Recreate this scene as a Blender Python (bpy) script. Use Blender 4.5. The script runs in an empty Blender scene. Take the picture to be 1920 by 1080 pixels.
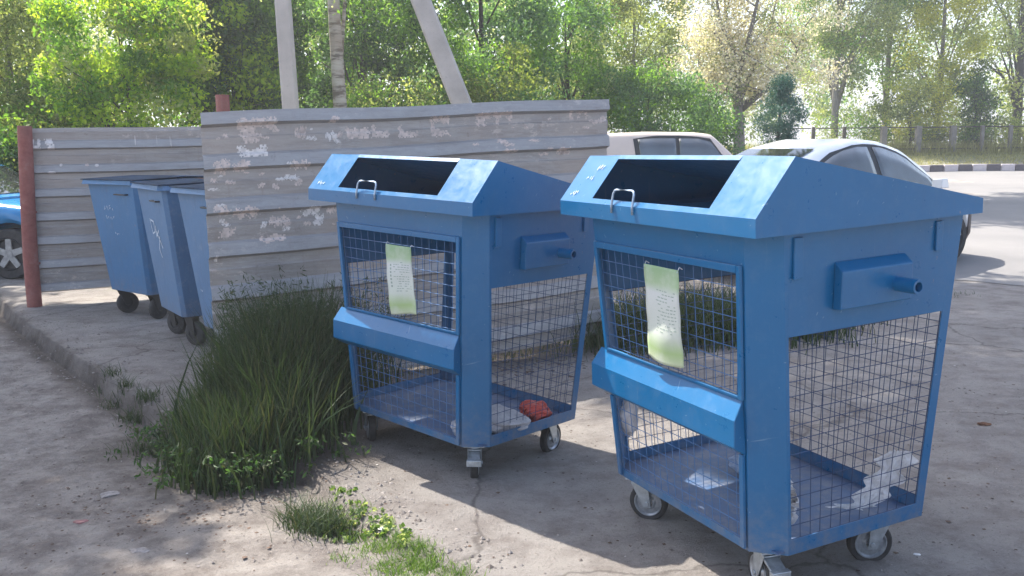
import bpy, bmesh, math, random
import numpy as np
from mathutils import Matrix, Vector
rad = math.radians
scene = bpy.context.scene
COL = scene.collection

# ------------------------------------------------------------------ camera
FPX, PITCH, ROLL, CAMH = 1682.47, 0.157066, -0.0104026, 1.55
_c, _s = math.cos(PITCH), math.sin(PITCH)
FWD = np.array([0, _c, -_s]); _up = np.array([0, _s, _c]); _r = np.array([1.0, 0, 0])
RGT = _r * math.cos(ROLL) + _up * math.sin(ROLL)
UPV = -_r * math.sin(ROLL) + _up * math.cos(ROLL)
cam = bpy.data.cameras.new('camera')
cam.sensor_width = 36.0
cam.lens = 36.0 * FPX / 1920.0
cam.clip_end = 2000
camo = bpy.data.objects.new('camera', cam); COL.objects.link(camo)
M = Matrix.Identity(4)
for i in range(3):
    M[i][0] = RGT[i]; M[i][1] = UPV[i]; M[i][2] = -FWD[i]
M[2][3] = CAMH
camo.matrix_world = M
scene.camera = camo
scene.render.resolution_x, scene.render.resolution_y = 1024, 576

# ------------------------------------------------------------------ light
SUN_AZ = np.array([-0.68, 0.733]); SUN_EL = rad(56)
world = bpy.data.worlds.new("World"); scene.world = world; world.use_nodes = True
nt = world.node_tree
for n in list(nt.nodes): nt.nodes.remove(n)
sky = nt.nodes.new('ShaderNodeTexSky'); sky.sky_type = 'NISHITA'; sky.sun_disc = False
sky.sun_elevation = SUN_EL
sky.sun_rotation = math.atan2(SUN_AZ[0], SUN_AZ[1])
sky.air_density = 1.0; sky.dust_density = 2.5; sky.ozone_density = 1.0
bg = nt.nodes.new('ShaderNodeBackground'); bg.inputs['Strength'].default_value = 0.15
wo = nt.nodes.new('ShaderNodeOutputWorld')
nt.links.new(sky.outputs[0], bg.inputs[0]); nt.links.new(bg.outputs[0], wo.inputs[0])
sl = bpy.data.lights.new('sun', 'SUN'); sl.energy = 5.0; sl.angle = rad(0.5); sl.color = (1.0, 0.94, 0.84)
so = bpy.data.objects.new('sun', sl); COL.objects.link(so)
to_sun = Vector((SUN_AZ[0] * math.cos(SUN_EL), SUN_AZ[1] * math.cos(SUN_EL), math.sin(SUN_EL)))
so.rotation_euler = to_sun.to_track_quat('Z', 'Y').to_euler()
so.location = (-10, 10, 18)
vs = scene.view_settings
vs.view_transform = 'Standard'; vs.look = 'None'; vs.exposure = 1.42; vs.gamma = 1.0
scene.cycles.max_bounces = 8
scene.cycles.transparent_max_bounces = 16

def glare_haze(density, col=(0.93, 0.95, 1.0)):  # thin fog box added to imitate the washed look of lens glare
    me = bpy.data.meshes.new('glare_haze'); bm = bmesh.new(); bmesh.ops.create_cube(bm, size=1); bm.to_mesh(me); bm.free()
    o = bpy.data.objects.new('glare_haze', me); COL.objects.link(o); o['kind'] = 'stuff'
    o.scale = (900, 900, 40); o.location = (0, 150, 15)
    m = bpy.data.materials.new('glare_haze'); m.use_nodes = True; t = m.node_tree
    t.nodes.remove(t.nodes['Principled BSDF']); v = t.nodes.new('ShaderNodeVolumePrincipled')
    v.inputs['Density'].default_value = density; v.inputs['Color'].default_value = (*col, 1); v.inputs['Anisotropy'].default_value = 0.3
    t.links.new(v.outputs[0], t.nodes['Material Output'].inputs['Volume']); me.materials.append(m)
# ------------------------------------------------------------------ terrain
def clampf(v, a, b): return np.minimum(np.maximum(v, a), b)
PAD = np.array([(-5.6, 9.6), (-4.63, 8.27), (-3.2, 6.47), (-2.08, 5.1), (-0.95, 4.1), (-0.6, 3.5), (-0.13, 3.0), (0.25, 2.2), (0.5, 0.5)])
def pad_dist(x, y):
    """signed distance to the left edge of the slab, positive on the slab"""
    x = np.asarray(x, float); y = np.asarray(y, float)
    best = np.full(np.broadcast(x, y).shape, 1e9); sg = np.ones_like(best)
    for (ax, ay), (bx, by) in zip(PAD[:-1], PAD[1:]):
        dx, dy = bx - ax, by - ay; L2 = dx * dx + dy * dy
        t = clampf(((x - ax) * dx + (y - ay) * dy) / L2, 0, 1)
        d = np.hypot(x - ax - t * dx, y - ay - t * dy)
        s = np.where((dx * (y - ay) - dy * (x - ax)) > 0, 1.0, -1.0)
        m = d < best
        best = np.where(m, d, best); sg = np.where(m, s, sg)
    return best * sg
def sstep(a, b, v):
    t = clampf((v - a) / (b - a), 0, 1); return t * t * (3 - 2 * t)
def terr(x, y):
    x = np.asarray(x, float); y = np.asarray(y, float)
    h = 0.024 * clampf(0.1 - x, 0, 1.3) + 0.033 * clampf(x - 0.1, 0, 1.6)
    h = h + 0.0268 * clampf(y - 10, 0, 18.5)
    h = h + 0.13 * clampf(y - 29.9, 0, 4.3)
    pd = pad_dist(x, y)
    drop = 0.12 * sstep(3.0, 5.2, y) + 0.012
    h = h - drop * (1 - sstep(-0.028, 0.0, pd))
    h = h + 0.03 * (1 - sstep(-0.5, -0.05, pd)) * 0
    h = h + 0.012 * np.sin(x * 1.3 + 0.4) * np.sin(y * 1.1) * (1 - np.exp(-np.abs(pd)))
    return h
def ray(px, py):
    return FWD + RGT * ((px - 960) / FPX) - UPV * ((py - 540) / FPX)
def G(px, py, dz=0.0):
    d = ray(px, py); o = np.array([0, 0, CAMH]); z = 0.0
    for _ in range(12):
        p = o + d * ((z - CAMH) / d[2]); z = float(terr(p[0], p[1])) + dz
    return p
def at(px, py, Y):
    d = ray(px, py); return np.array([0, 0, CAMH]) + d * (Y / d[1])

# ------------------------------------------------------------------ helpers
def tag(o, label=None, cat=None, group=None, kind=None):
    if label: o['label'] = label
    if cat: o['category'] = cat
    if group: o['group'] = group
    if kind: o['kind'] = kind
    return o
def empty(name, loc=(0, 0, 0), rz=0, label=None, cat=None, group=None):
    o = bpy.data.objects.new(name, None); COL.objects.link(o); o.empty_display_size = 0.2
    o.location = loc; o.rotation_euler = (0, 0, rz)
    return tag(o, label, cat, group)
def link_mesh(name, me, mat, parent=None):
    o = bpy.data.objects.new(name, me); COL.objects.link(o)
    for m in (mat if isinstance(mat, (list, tuple)) else [mat]): me.materials.append(m)
    if parent is not None: o.parent = parent
    return o
def mesh_np(name, V, F, mat, parent=None, smooth=False, midx=None):
    """V (n,3), F (m,k) array of equal-sized faces"""
    V = np.asarray(V, np.float32); F = np.asarray(F, np.int32)
    me = bpy.data.meshes.new(name)
    me.vertices.add(len(V)); me.vertices.foreach_set('co', V.ravel())
    k = F.shape[1]
    me.loops.add(F.size); me.loops.foreach_set('vertex_index', F.ravel())
    me.polygons.add(len(F)); me.polygons.foreach_set('loop_start', np.arange(0, F.size, k, dtype=np.int32))
    me.polygons.foreach_set('loop_total', np.full(len(F), k, np.int32))
    if midx is not None: me.polygons.foreach_set('material_index', np.asarray(midx, np.int32))
    me.update(calc_edges=True); me.validate()
    me.polygons.foreach_set('use_smooth', np.full(len(me.polygons), bool(smooth)))
    return link_mesh(name, me, mat, parent)
class MB:
    def __init__(s): s.v = []; s.f = []; s.m = []
    def add(s, V, F, m=0):
        b = len(s.v); s.v += [tuple(map(float, p)) for p in V]
        s.f += [tuple(b + i for i in f) for f in F]; s.m += [m] * len(F); return s
    def quad(s, a, b, c, d, m=0): return s.add([a, b, c, d], [(0, 1, 2, 3)], m)
    def poly(s, P, m=0): return s.add(P, [tuple(range(len(P)))], m)
    def box(s, x0, x1, y0, y1, z0, z1, m=0):
        V = [(x, y, z) for z in (z0, z1) for y in (y0, y1) for x in (x0, x1)]
        return s.add(V, [(0, 2, 3, 1), (4, 5, 7, 6), (0, 1, 5, 4), (2, 6, 7, 3), (0, 4, 6, 2), (1, 3, 7, 5)], m)
    def hexa(s, P, m=0):
        return s.add(P, [(0, 3, 2, 1), (4, 5, 6, 7), (0, 1, 5, 4), (1, 2, 6, 5), (2, 3, 7, 6), (3, 0, 4, 7)], m)
    def tube(s, pts, r, n=8, m=0, cap=True):
        pts = [Vector(p) for p in pts]; N = len(pts)
        rr = r if isinstance(r, (list, tuple)) else [r] * N
        V = []; ref = None
        for i, p in enumerate(pts):
            t = (pts[min(i + 1, N - 1)] - pts[max(i - 1, 0)])
            t = t.normalized() if t.length > 1e-9 else Vector((0, 0, 1))
            if ref is None: ref = Vector((0, 0, 1)) if abs(t.z) < 0.9 else Vector((1, 0, 0))
            a = t.cross(ref).normalized(); b = t.cross(a).normalized(); ref = b.cross(t) if False else ref
            for k in range(n):
                w = 2 * math.pi * (k + 0.5) / n
                V.append(p + a * math.cos(w) * rr[i] + b * math.sin(w) * rr[i])
        F = []
        for i in range(N - 1):
            for k in range(n):
                k2 = (k + 1) % n
                F.append((i * n + k, i * n + k2, (i + 1) * n + k2, (i + 1) * n + k))
        if cap: F += [tuple(range(n))[::-1], tuple((N - 1) * n + k for k in range(n))]
        return s.add(V, F, m)
    def lathe(s, c, axis, prof, n=24, m=0):
        """prof: (along, radius) closed by caps when radius 0"""
        ax = Vector(axis).normalized(); ref = Vector((0, 0, 1)) if abs(ax.z) < 0.9 else Vector((1, 0, 0))
        a = ax.cross(ref).normalized(); b = ax.cross(a).normalized(); c = Vector(c)
        V = []; F = []
        for (l, r) in prof:
            for k in range(n):
                w = 2 * math.pi * k / n; V.append(c + ax * l + a * math.cos(w) * r + b * math.sin(w) * r)
        for i in range(len(prof) - 1):
            for k in range(n):
                k2 = (k + 1) % n; F.append((i * n + k, i * n + k2, (i + 1) * n + k2, (i + 1) * n + k))
        return s.add(V, F, m)
    def build(s, name, mat, parent=None, smooth=False, bevel=0, solid=0, solid_off=0, auto=None):
        me = bpy.data.meshes.new(name); me.from_pydata(s.v, [], s.f)
        me.polygons.foreach_set('material_index', np.array(s.m, np.int32))
        me.polygons.foreach_set('use_smooth', np.full(len(me.polygons), bool(smooth)))
        me.update()
        bm = bmesh.new(); bm.from_mesh(me)
        bmesh.ops.remove_doubles(bm, verts=bm.verts, dist=1e-5)
        bmesh.ops.recalc_face_normals(bm, faces=bm.faces)
        if smooth and auto:
            for e in bm.edges:
                if len(e.link_faces) == 2 and e.calc_face_angle(0) > auto: e.smooth = False
        bm.to_mesh(me); bm.free()
        o = link_mesh(name, me, mat, parent)
        if solid:
            md = o.modifiers.new('s', 'SOLIDIFY'); md.thickness = solid; md.offset = solid_off
        if bevel:
            md = o.modifiers.new('b', 'BEVEL'); md.width = bevel; md.segments = 2; md.limit_method = 'ANGLE'; md.angle_limit = rad(35)
        return o

# ------------------------------------------------------------------ materials
def nmat(name):
    m = bpy.data.materials.new(name); m.use_nodes = True
    nt = m.node_tree; b = nt.nodes['Principled BSDF']; return m, nt, b
def node(nt, t, **kw):
    n = nt.nodes.new(t)
    for k, v in kw.items():
        if k in n.inputs.keys(): n.inputs[k].default_value = v
        else: setattr(n, k, v)
    return n
def noise(nt, scale, detail=6, rough=0.6, vec=None, stretch=None):
    n = nt.nodes.new('ShaderNodeTexNoise'); n.inputs['Scale'].default_value = scale
    n.inputs['Detail'].default_value = detail; n.inputs['Roughness'].default_value = rough
    if vec is None:
        tc = nt.nodes.new('ShaderNodeTexCoord'); vec = tc.outputs['Object']
    if stretch:
        mp = nt.nodes.new('ShaderNodeMapping'); mp.inputs['Scale'].default_value = stretch
        nt.links.new(vec, mp.inputs['Vector']); vec = mp.outputs[0]
    nt.links.new(vec, n.inputs['Vector']); return n.outputs['Fac']
def ramp(nt, fac, stops):
    r = nt.nodes.new('ShaderNodeValToRGB'); e = r.color_ramp.elements
    while len(e) < len(stops): e.new(0.5)
    for i, (p, c) in enumerate(stops):
        e[i].position = p; e[i].color = (c[0], c[1], c[2], 1) if isinstance(c, (tuple, list)) else (c, c, c, 1)
    nt.links.new(fac, r.inputs[0]); return r.outputs[0]
def mix(nt, fac, a, b, mode='MIX'):
    m = nt.nodes.new('ShaderNodeMix'); m.data_type = 'RGBA'; m.blend_type = mode
    for sock, v in ((m.inputs[0], fac), (m.inputs[6], a), (m.inputs[7], b)):
        if hasattr(v, 'links'): nt.links.new(v, sock)
        elif isinstance(v, (tuple, list)): sock.default_value = (v[0], v[1], v[2], 1)
        else: sock.default_value = v
    return m.outputs[2]
def bump(nt, b, h, strength=0.3, dist=0.01):
    n = nt.nodes.new('ShaderNodeBump'); n.inputs['Strength'].default_value = strength
    n.inputs['Distance'].default_value = dist
    nt.links.new(h, n.inputs['Height']); nt.links.new(n.outputs[0], b.inputs['Normal'])
def simple(name, col, rough=0.6, metal=0.0, var=0.15, scale=8, bmp=0.0, spec=0.5):
    m, nt, b = nmat(name)
    f = noise(nt, scale)
    c = ramp(nt, f, [(0.3, tuple(x * (1 - var) for x in col)), (0.7, tuple(min(1, x * (1 + var)) for x in col))])
    nt.links.new(c, b.inputs['Base Color']); b.inputs['Roughness'].default_value = rough
    b.inputs['Metallic'].default_value = metal; b.inputs['Specular IOR Level'].default_value = spec
    if bmp: bump(nt, b, noise(nt, scale * 4), bmp)
    return m
def blue_paint(name, base, wear=0.5, rough=0.38, dust=0.25, grime=0.3):
    m, nt, b = nmat(name)
    big = noise(nt, 2.2, 5)
    c = ramp(nt, big, [(0.3, tuple(x * 0.92 for x in base)), (0.72, tuple(x * 1.08 for x in base))])
    streak = noise(nt, 6, 5, 0.7, stretch=(4, 4, 0.5))
    c = mix(nt, ramp(nt, streak, [(0.52, 0.0), (0.85, grime)]), c, (0.05, 0.07, 0.11))
    dn = noise(nt, 14, 8, 0.75)
    c = mix(nt, ramp(nt, dn, [(0.5, 0.0), (0.85, dust)]), c, (0.34, 0.37, 0.42))
    sc = noise(nt, 34, 8, 0.8, stretch=(1, 1, 0.6))
    gate = noise(nt, 3.1, 3)
    g1 = ramp(nt, sc, [(0.63, 0.0), (0.66, 1.0)]); g2 = ramp(nt, gate, [(0.56, 0.0), (0.62, wear)])
    c = mix(nt, mix(nt, 1.0, g1, g2, 'MULTIPLY'), c, (0.30, 0.21, 0.15))
    for k, (rz, st_) in enumerate(((0.5, (60, 60, 2.0)), (-0.7, (2.0, 40, 60)), (1.1, (50, 3, 50)))):
        mp = nt.nodes.new('ShaderNodeMapping'); mp.inputs['Rotation'].default_value = (rz, rz * .7, rz * 1.3); tcc = nt.nodes.new('ShaderNodeTexCoord')
        nt.links.new(tcc.outputs['Object'], mp.inputs['Vector'])
        sc2 = noise(nt, 1.0, 2, 0.5, mp.outputs[0], st_)
        c = mix(nt, ramp(nt, sc2, [(0.745, 0.0), (0.765, 0.45)]), c, (0.20, 0.30, 0.42))
    tc = nt.nodes.new('ShaderNodeTexCoord'); sx = nt.nodes.new('ShaderNodeSeparateXYZ'); nt.links.new(tc.outputs['Object'], sx.inputs[0])
    low = ramp(nt, sx.outputs['Z'], [(0.15, 0.6), (0.42, 0.0)])
    c = mix(nt, mix(nt, 1.0, low, ramp(nt, dn, [(0.38, 0.1), (0.62, 1.0)]), 'MULTIPLY'), c, (0.20, 0.18, 0.17))
    run = noise(nt, 9, 6, 0.75, stretch=(3.5, 3.5, 0.15))
    c = mix(nt, ramp(nt, run, [(0.62, 0.0), (0.74, 0.22)]), c, (0.22, 0.27, 0.34))
    nt.links.new(c, b.inputs['Base Color'])
    nt.links.new(ramp(nt, dn, [(0.3, rough - 0.06), (0.8, rough + 0.2)]), b.inputs['Roughness'])
    bump(nt, b, noise(nt, 5, 4), 0.10, 0.010)
    return m
MAT = {}
MAT['blue'] = blue_paint('blue_paint', (0.002, 0.108, 0.265), 0.8, 0.30, 0.10, 0.12)
MAT['blue_floor'] = blue_paint('blue_floor_paint', (0.02, 0.08, 0.20), 0.6, 0.5, 0.5, 0.3)
MAT['old_blue'] = blue_paint('old_blue_paint', (0.030, 0.145, 0.31), 0.9, 0.5, 0.25, 0.5)
MAT['old_blue_b'] = blue_paint('faded_blue_paint', (0.075, 0.17, 0.31), 0.9, 0.55, 0.45, 0.5)
MAT['old_lid'] = simple('worn_lid_paint', (0.03, 0.05, 0.085), 0.95, 0, 0.5, 9, 0.3, 0.1)
MAT['wire'] = simple('wire', (0.012, 0.035, 0.10), 0.45, 0.2)
MAT['wire_bare'] = simple('bare_wire', (0.06, 0.15, 0.32), 0.45, 0.2)
MAT['steel'] = simple('galvanised_steel', (0.42, 0.46, 0.50), 0.42, 0.75, 0.3, 30)
MAT['rod'] = simple('worn_rod', (0.30, 0.38, 0.48), 0.4, 0.5, 0.4, 40)
MAT['rubber'] = simple('rubber', (0.035, 0.033, 0.033), 0.85, 0, 0.4, 30)
MAT['rim_paint'] = simple('caster_rim', (0.38, 0.40, 0.43), 0.35, 0.7, 0.3, 40)
MAT['car_rim'] = simple('car_rim', (.32, .33, .34), .45, .5, .3, 20)
MAT['dark'] = simple('dark_plastic', (0.02, 0.02, 0.022), 0.5)
MAT['white_mark'] = simple('white_marks', (0.55, 0.62, 0.70), 0.8, 0, 0.3, 60)
MAT['brown'] = simple('rust_lid', (0.13, 0.07, 0.045), 0.95, 0, 0.5, 12, 0.3, 0.1)

def metal_sheet():
    m, nt, b = nmat('galvanised_fence_sheet')
    tc = nt.nodes.new('ShaderNodeTexCoord'); v = tc.outputs['Object']
    n1 = noise(nt, 3.0, 8, 0.7, v, (1, 1, 4)); n2 = noise(nt, 22, 8, 0.75, v, (0.25, 1, 3)); n3 = noise(nt, 1.3, 4, 0.6, v)
    c = ramp(nt, n1, [(0.25, (0.225, 0.21, 0.205)), (0.5, (0.33, 0.315, 0.305)), (0.75, (0.45, 0.43, 0.415))])
    c = mix(nt, ramp(nt, n2, [(0.48, 0.0), (0.72, 0.6)]), c, (0.46, 0.43, 0.40))
    c = mix(nt, ramp(nt, n3, [(0.45, 0.0), (0.7, 0.5)]), c, (0.36, 0.285, 0.24))
    st = noise(nt, 7, 8, 0.75, v, (0.12, 1, 5))
    c = mix(nt, ramp(nt, st, [(0.46, 0.0), (0.64, 0.65)]), c, (0.16, 0.14, 0.135))
    dr = noise(nt, 11, 7, 0.75, v, (1.6, 1.6, 0.12))
    c = mix(nt, ramp(nt, dr, [(0.56, 0.0), (0.72, 0.5)]), c, (0.20, 0.15, 0.125))
    n4 = noise(nt, 9, 9, 0.8, v)
    c = mix(nt, ramp(nt, n4, [(0.60, 0.0), (0.66, 0.75)]), c, (0.13, 0.10, 0.09))
    n5 = noise(nt, 16, 9, 0.8, v, (0.6, 0.6, 1.2)); n6 = noise(nt, 1.7, 3, 0.6, v)
    fl = mix(nt, 1.0, ramp(nt, n5, [(0.555, 0.0), (0.585, 0.9)]), ramp(nt, n6, [(0.47, 0.0), (0.58, 1.0)]), 'MULTIPLY')
    c = mix(nt, fl, c, (0.58, 0.50, 0.455))
    ba = nt.nodes.new('ShaderNodeAttribute'); ba.attribute_name = 'band'
    cl = mix(nt, ramp(nt, n1, [(0.3, 0.35), (0.7, 0.75)]), c, (0.36, 0.36, 0.375))
    wm = mix(nt, ramp(nt, n3, [(0.3, 0.25), (0.7, 0.65)]), c, (0.43, 0.37, 0.33))
    c = mix(nt, ba.outputs['Fac'], cl, wm)
    lo = noise(nt, 60, 5, 0.8, v)
    c = mix(nt, ramp(nt, lo, [(0.6, 0.0), (0.75, 0.4)]), c, (0.14, 0.12, 0.115))
    nt.links.new(c, b.inputs['Base Color'])
    b.inputs['Metallic'].default_value = 0.25; b.inputs['Roughness'].default_value = 0.55
    bump(nt, b, noise(nt, 6, 6, 0.6, v, (1, 1, 2)), 0.3, 0.02)
    return m
MAT['sheet'] = metal_sheet()
MAT['paper'] = simple('torn_paper', (0.60, 0.50, 0.45), 0.95, 0, 0.25, 30)
MAT['paper_w'] = simple('white_torn_paper', (0.68, 0.63, 0.60), 0.95, 0, 0.2, 30)
def rust_red():
    m, nt, b = nmat('red_brown_post_paint')
    n = noise(nt, 9, 8, 0.75); n2 = noise(nt, 3, 4)
    c = ramp(nt, n, [(0.3, (0.20, 0.055, 0.045)), (0.55, (0.30, 0.105, 0.085)), (0.8, (0.33, 0.2, 0.17))])
    c = mix(nt, ramp(nt, n2, [(0.5, 0.0), (0.7, 0.5)]), c, (0.22, 0.12, 0.1))
    nt.links.new(c, b.inputs['Base Color']); b.inputs['Roughness'].default_value = 0.8
    bump(nt, b, n, 0.4, 0.01); return m
MAT['post'] = rust_red()
def concrete(name, a, b_, s=6, bmp=0.4):
    m, nt, b = nmat(name)
    n = noise(nt, s, 9, 0.7); n2 = noise(nt, s * 8, 6, 0.7)
    c = ramp(nt, n, [(0.3, a), (0.7, b_)])
    c = mix(nt, ramp(nt, n2, [(0.55, 0.0), (0.7, 0.35)]), c, tuple(x * 0.5 for x in a))
    nt.links.new(c, b.inputs['Base Color']); b.inputs['Roughness'].default_value = 0.9
    bump(nt, b, n2, bmp, 0.008); return m
MAT['pole'] = concrete('pole_concrete', (0.36, 0.33, 0.305), (0.52, 0.475, 0.44), 3)
MAT['wall_grey'] = concrete('kerb_dark_paint', (0.08, 0.07, 0.085), (0.13, 0.115, 0.13), 6)
MAT['kerb_white'] = concrete('kerb_white_paint', (0.45, 0.40, 0.42), (0.62, 0.56, 0.58), 6)

def ground_mat():
    m, nt, b = nmat('dusty_ground')
    tc = nt.nodes.new('ShaderNodeTexCoord'); v = tc.outputs['Object']
    at_ = nt.nodes.new('ShaderNodeAttribute'); at_.attribute_name = 'zone'
    sep = nt.nodes.new('ShaderNodeSeparateColor'); nt.links.new(at_.outputs['Color'], sep.inputs[0])
    n1 = noise(nt, 0.8, 8, 0.65, v); n2 = noise(nt, 5, 9, 0.72, v); n3 = noise(nt, 30, 8, 0.75, v); n4 = noise(nt, 140, 4, 0.7, v)
    pad = ramp(nt, n1, [(0.3, (0.27, 0.248, 0.232)), (0.7, (0.385, 0.355, 0.33))])
    dirt = ramp(nt, n2, [(0.3, (0.22, 0.192, 0.172)), (0.5, (0.325, 0.292, 0.265)), (0.72, (0.42, 0.38, 0.345))])
    c = mix(nt, sep.outputs[0], dirt, pad)
    c = mix(nt, ramp(nt, n2, [(0.35, 0.55), (0.55, 0.0)]), c, (0.155, 0.13, 0.12))
    c = mix(nt, ramp(nt, n3, [(0.58, 0.0), (0.72, 0.65)]), c, (0.11, 0.093, 0.085))
    c = mix(nt, ramp(nt, n3, [(0.28, 0.5), (0.4, 0.0)]), c, (0.40, 0.37, 0.34))
    c = mix(nt, ramp(nt, n4, [(0.60, 0.0), (0.68, 0.7)]), c, (0.47, 0.44, 0.42))
    n5 = noise(nt, 75, 6, 0.85, v)
    c = mix(nt, ramp(nt, n5, [(0.56, 0.0), (0.66, 0.7)]), c, (0.10, 0.085, 0.078))
    n6 = noise(nt, 2.3, 8, 0.7, v, (1, 1.6, 1))
    c = mix(nt, ramp(nt, n6, [(0.52, 0.0), (0.66, 0.45)]), c, (0.17, 0.14, 0.125))
    # slab joints and cracks
    vo = nt.nodes.new('ShaderNodeTexVoronoi'); vo.feature = 'DISTANCE_TO_EDGE'; vo.inputs['Scale'].default_value = 0.55
    wv = nt.nodes.new('ShaderNodeVectorMath'); wv.operation = 'ADD'
    nn = nt.nodes.new('ShaderNodeTexNoise'); nn.inputs['Scale'].default_value = 3; nn.inputs['Detail'].default_value = 6
    sc = nt.nodes.new('ShaderNodeVectorMath'); sc.operation = 'SCALE'; sc.inputs[3].default_value = 0.35
    nt.links.new(v, nn.inputs['Vector']); nt.links.new(nn.outputs['Color'], sc.inputs[0])
    nt.links.new(v, wv.inputs[0]); nt.links.new(sc.outputs[0], wv.inputs[1]); nt.links.new(wv.outputs[0], vo.inputs['Vector'])
    cr = ramp(nt, vo.outputs['Distance'], [(0.0, 0.6), (0.008, 0.0)])
    crk = mix(nt, 1.0, cr, sep.outputs[0], 'MULTIPLY')
    c = mix(nt, crk, c, (0.08, 0.068, 0.062))
    soil = ramp(nt, n3, [(0.3, (0.045, 0.036, 0.03)), (0.7, (0.10, 0.08, 0.066))])
    c = mix(nt, sep.outputs[2], c, soil)
    grass = ramp(nt, n2, [(0.3, (0.10, 0.12, 0.03)), (0.7, (0.20, 0.21, 0.07))])
    c = mix(nt, sep.outputs[1], c, grass)
    nt.links.new(c, b.inputs['Base Color']); b.inputs['Roughness'].default_value = 0.95
    b.inputs['Specular IOR Level'].default_value = 0.2
    hh = mix(nt, 0.4, n2, n3)
    bump(nt, b, mix(nt, 0.35, hh, n5), 0.9, 0.06)
    return m
MAT['ground'] = ground_mat()
def asphalt():
    m, nt, b = nmat('worn_asphalt')
    n1 = noise(nt, 0.5, 6); n2 = noise(nt, 40, 6, 0.8)
    c = ramp(nt, n1, [(0.3, (0.15, 0.145, 0.145)), (0.7, (0.22, 0.21, 0.205))])
    c = mix(nt, ramp(nt, n2, [(0.5, 0.0), (0.7, 0.4)]), c, (0.12, 0.115, 0.11))
    nt.links.new(c, b.inputs['Base Color']); b.inputs['Roughness'].default_value = 0.85
    bump(nt, b, n2, 0.3, 0.01); return m
MAT['asphalt'] = asphalt()
def leafmat(name, cols, trans=0.45, rough=0.55):
    m, nt, b = nmat(name)
    ge = nt.nodes.new('ShaderNodeNewGeometry')
    c = ramp(nt, ge.outputs['Random Per Island'], [(i / (len(cols) - 1) if len(cols) > 1 else 0, k) for i, k in enumerate(cols)])
    nt.links.new(c, b.inputs['Base Color']); b.inputs['Roughness'].default_value = rough
    b.inputs['Specular IOR Level'].default_value = 0.35
    tr = nt.nodes.new('ShaderNodeBsdfTranslucent')
    mx = nt.nodes.new('ShaderNodeMixShader'); mx.inputs[0].default_value = trans
    nt.links.new(mix(nt, 1.0, c, (1.7, 1.7, 0.8), 'MULTIPLY'), tr.inputs[0])
    nt.links.new(b.outputs[0], mx.inputs[1]); nt.links.new(tr.outputs[0], mx.inputs[2])
    nt.links.new(mx.outputs[0], nt.nodes['Material Output'].inputs[0]); return m
MAT['lf_bright'] = leafmat('maple_leaf', [(0.16, 0.28, 0.03), (0.30, 0.42, 0.045), (0.42, 0.50, 0.06)], 0.65)
MAT['lf_mid'] = leafmat('green_leaf', [(0.07, 0.15, 0.025), (0.12, 0.24, 0.035), (0.20, 0.32, 0.055)], 0.55)
MAT['lf_dark'] = leafmat('dark_leaf', [(0.025, 0.065, 0.018), (0.05, 0.11, 0.03), (0.08, 0.16, 0.045)], 0.4)
MAT['lf_blue'] = leafmat('bluish_leaf', [(0.06, 0.13, 0.065), (0.11, 0.21, 0.095), (0.18, 0.30, 0.13)], 0.5)
MAT['lf_olive'] = leafmat('olive_leaf', [(0.09, 0.13, 0.03), (0.16, 0.21, 0.05), (0.25, 0.29, 0.10)], 0.5)
MAT['lf_pale'] = leafmat('pale_leaf', [(0.20, 0.26, 0.09), (0.32, 0.36, 0.13), (0.42, 0.44, 0.20)], 0.5)
MAT['lf_yellow'] = leafmat('yellow_leaf', [(0.30, 0.33, 0.05), (0.45, 0.45, 0.08), (0.55, 0.52, 0.13)], 0.55)
MAT['lf_grey'] = leafmat('grey_green_leaf', [(0.18, 0.23, 0.13), (0.29, 0.34, 0.19), (0.42, 0.44, 0.29)], 0.5)
MAT['blossom'] = leafmat('blossom', [(0.50, 0.45, 0.44), (0.68, 0.62, 0.60), (0.80, 0.75, 0.72)], 0.4)
MAT['lf_spruce'] = leafmat('spruce_needle', [(0.035, 0.10, 0.085), (0.07, 0.17, 0.14)], 0.2)
MAT['gr_dark'] = leafmat('weed_blade', [(0.018, 0.038, 0.014), (0.030, 0.056, 0.018), (0.05, 0.08, 0.03), (0.05, 0.078, 0.032), (0.085, 0.085, 0.045)], 0.2)
MAT['gr_lush'] = leafmat('lush_blade', [(0.055, 0.11, 0.02), (0.10, 0.18, 0.035), (0.17, 0.25, 0.06)], 0.35)
MAT['gr_dry'] = leafmat('dry_blade', [(0.16, 0.16, 0.05), (0.26, 0.25, 0.09), (0.34, 0.31, 0.15)], 0.4)
MAT['bark'] = concrete('grey_bark', (0.15, 0.135, 0.12), (0.26, 0.235, 0.21), 5, 0.8)
MAT['bark_dark'] = concrete('dark_bark', (0.04, 0.033, 0.028), (0.09, 0.075, 0.06), 5, 0.8)
def birchbark():
    m, nt, b = nmat('birch_bark')
    n = noise(nt, 3, 6, 0.7, stretch=(1, 1, 5)); n2 = noise(nt, 2.2, 5)
    c = ramp(nt, n, [(0.40, (0.12, 0.10, 0.08)), (0.52, (0.36, 0.33, 0.28)), (0.8, (0.46, 0.43, 0.38))])
    c = mix(nt, ramp(nt, n2, [(0.4, 0.5), (0.55, 0.0)]), c, (0.22, 0.15, 0.1))
    nt.links.new(c, b.inputs['Base Color']); b.inputs['Roughness'].default_value = 0.8; return m
MAT['birch'] = birchbark()

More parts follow.
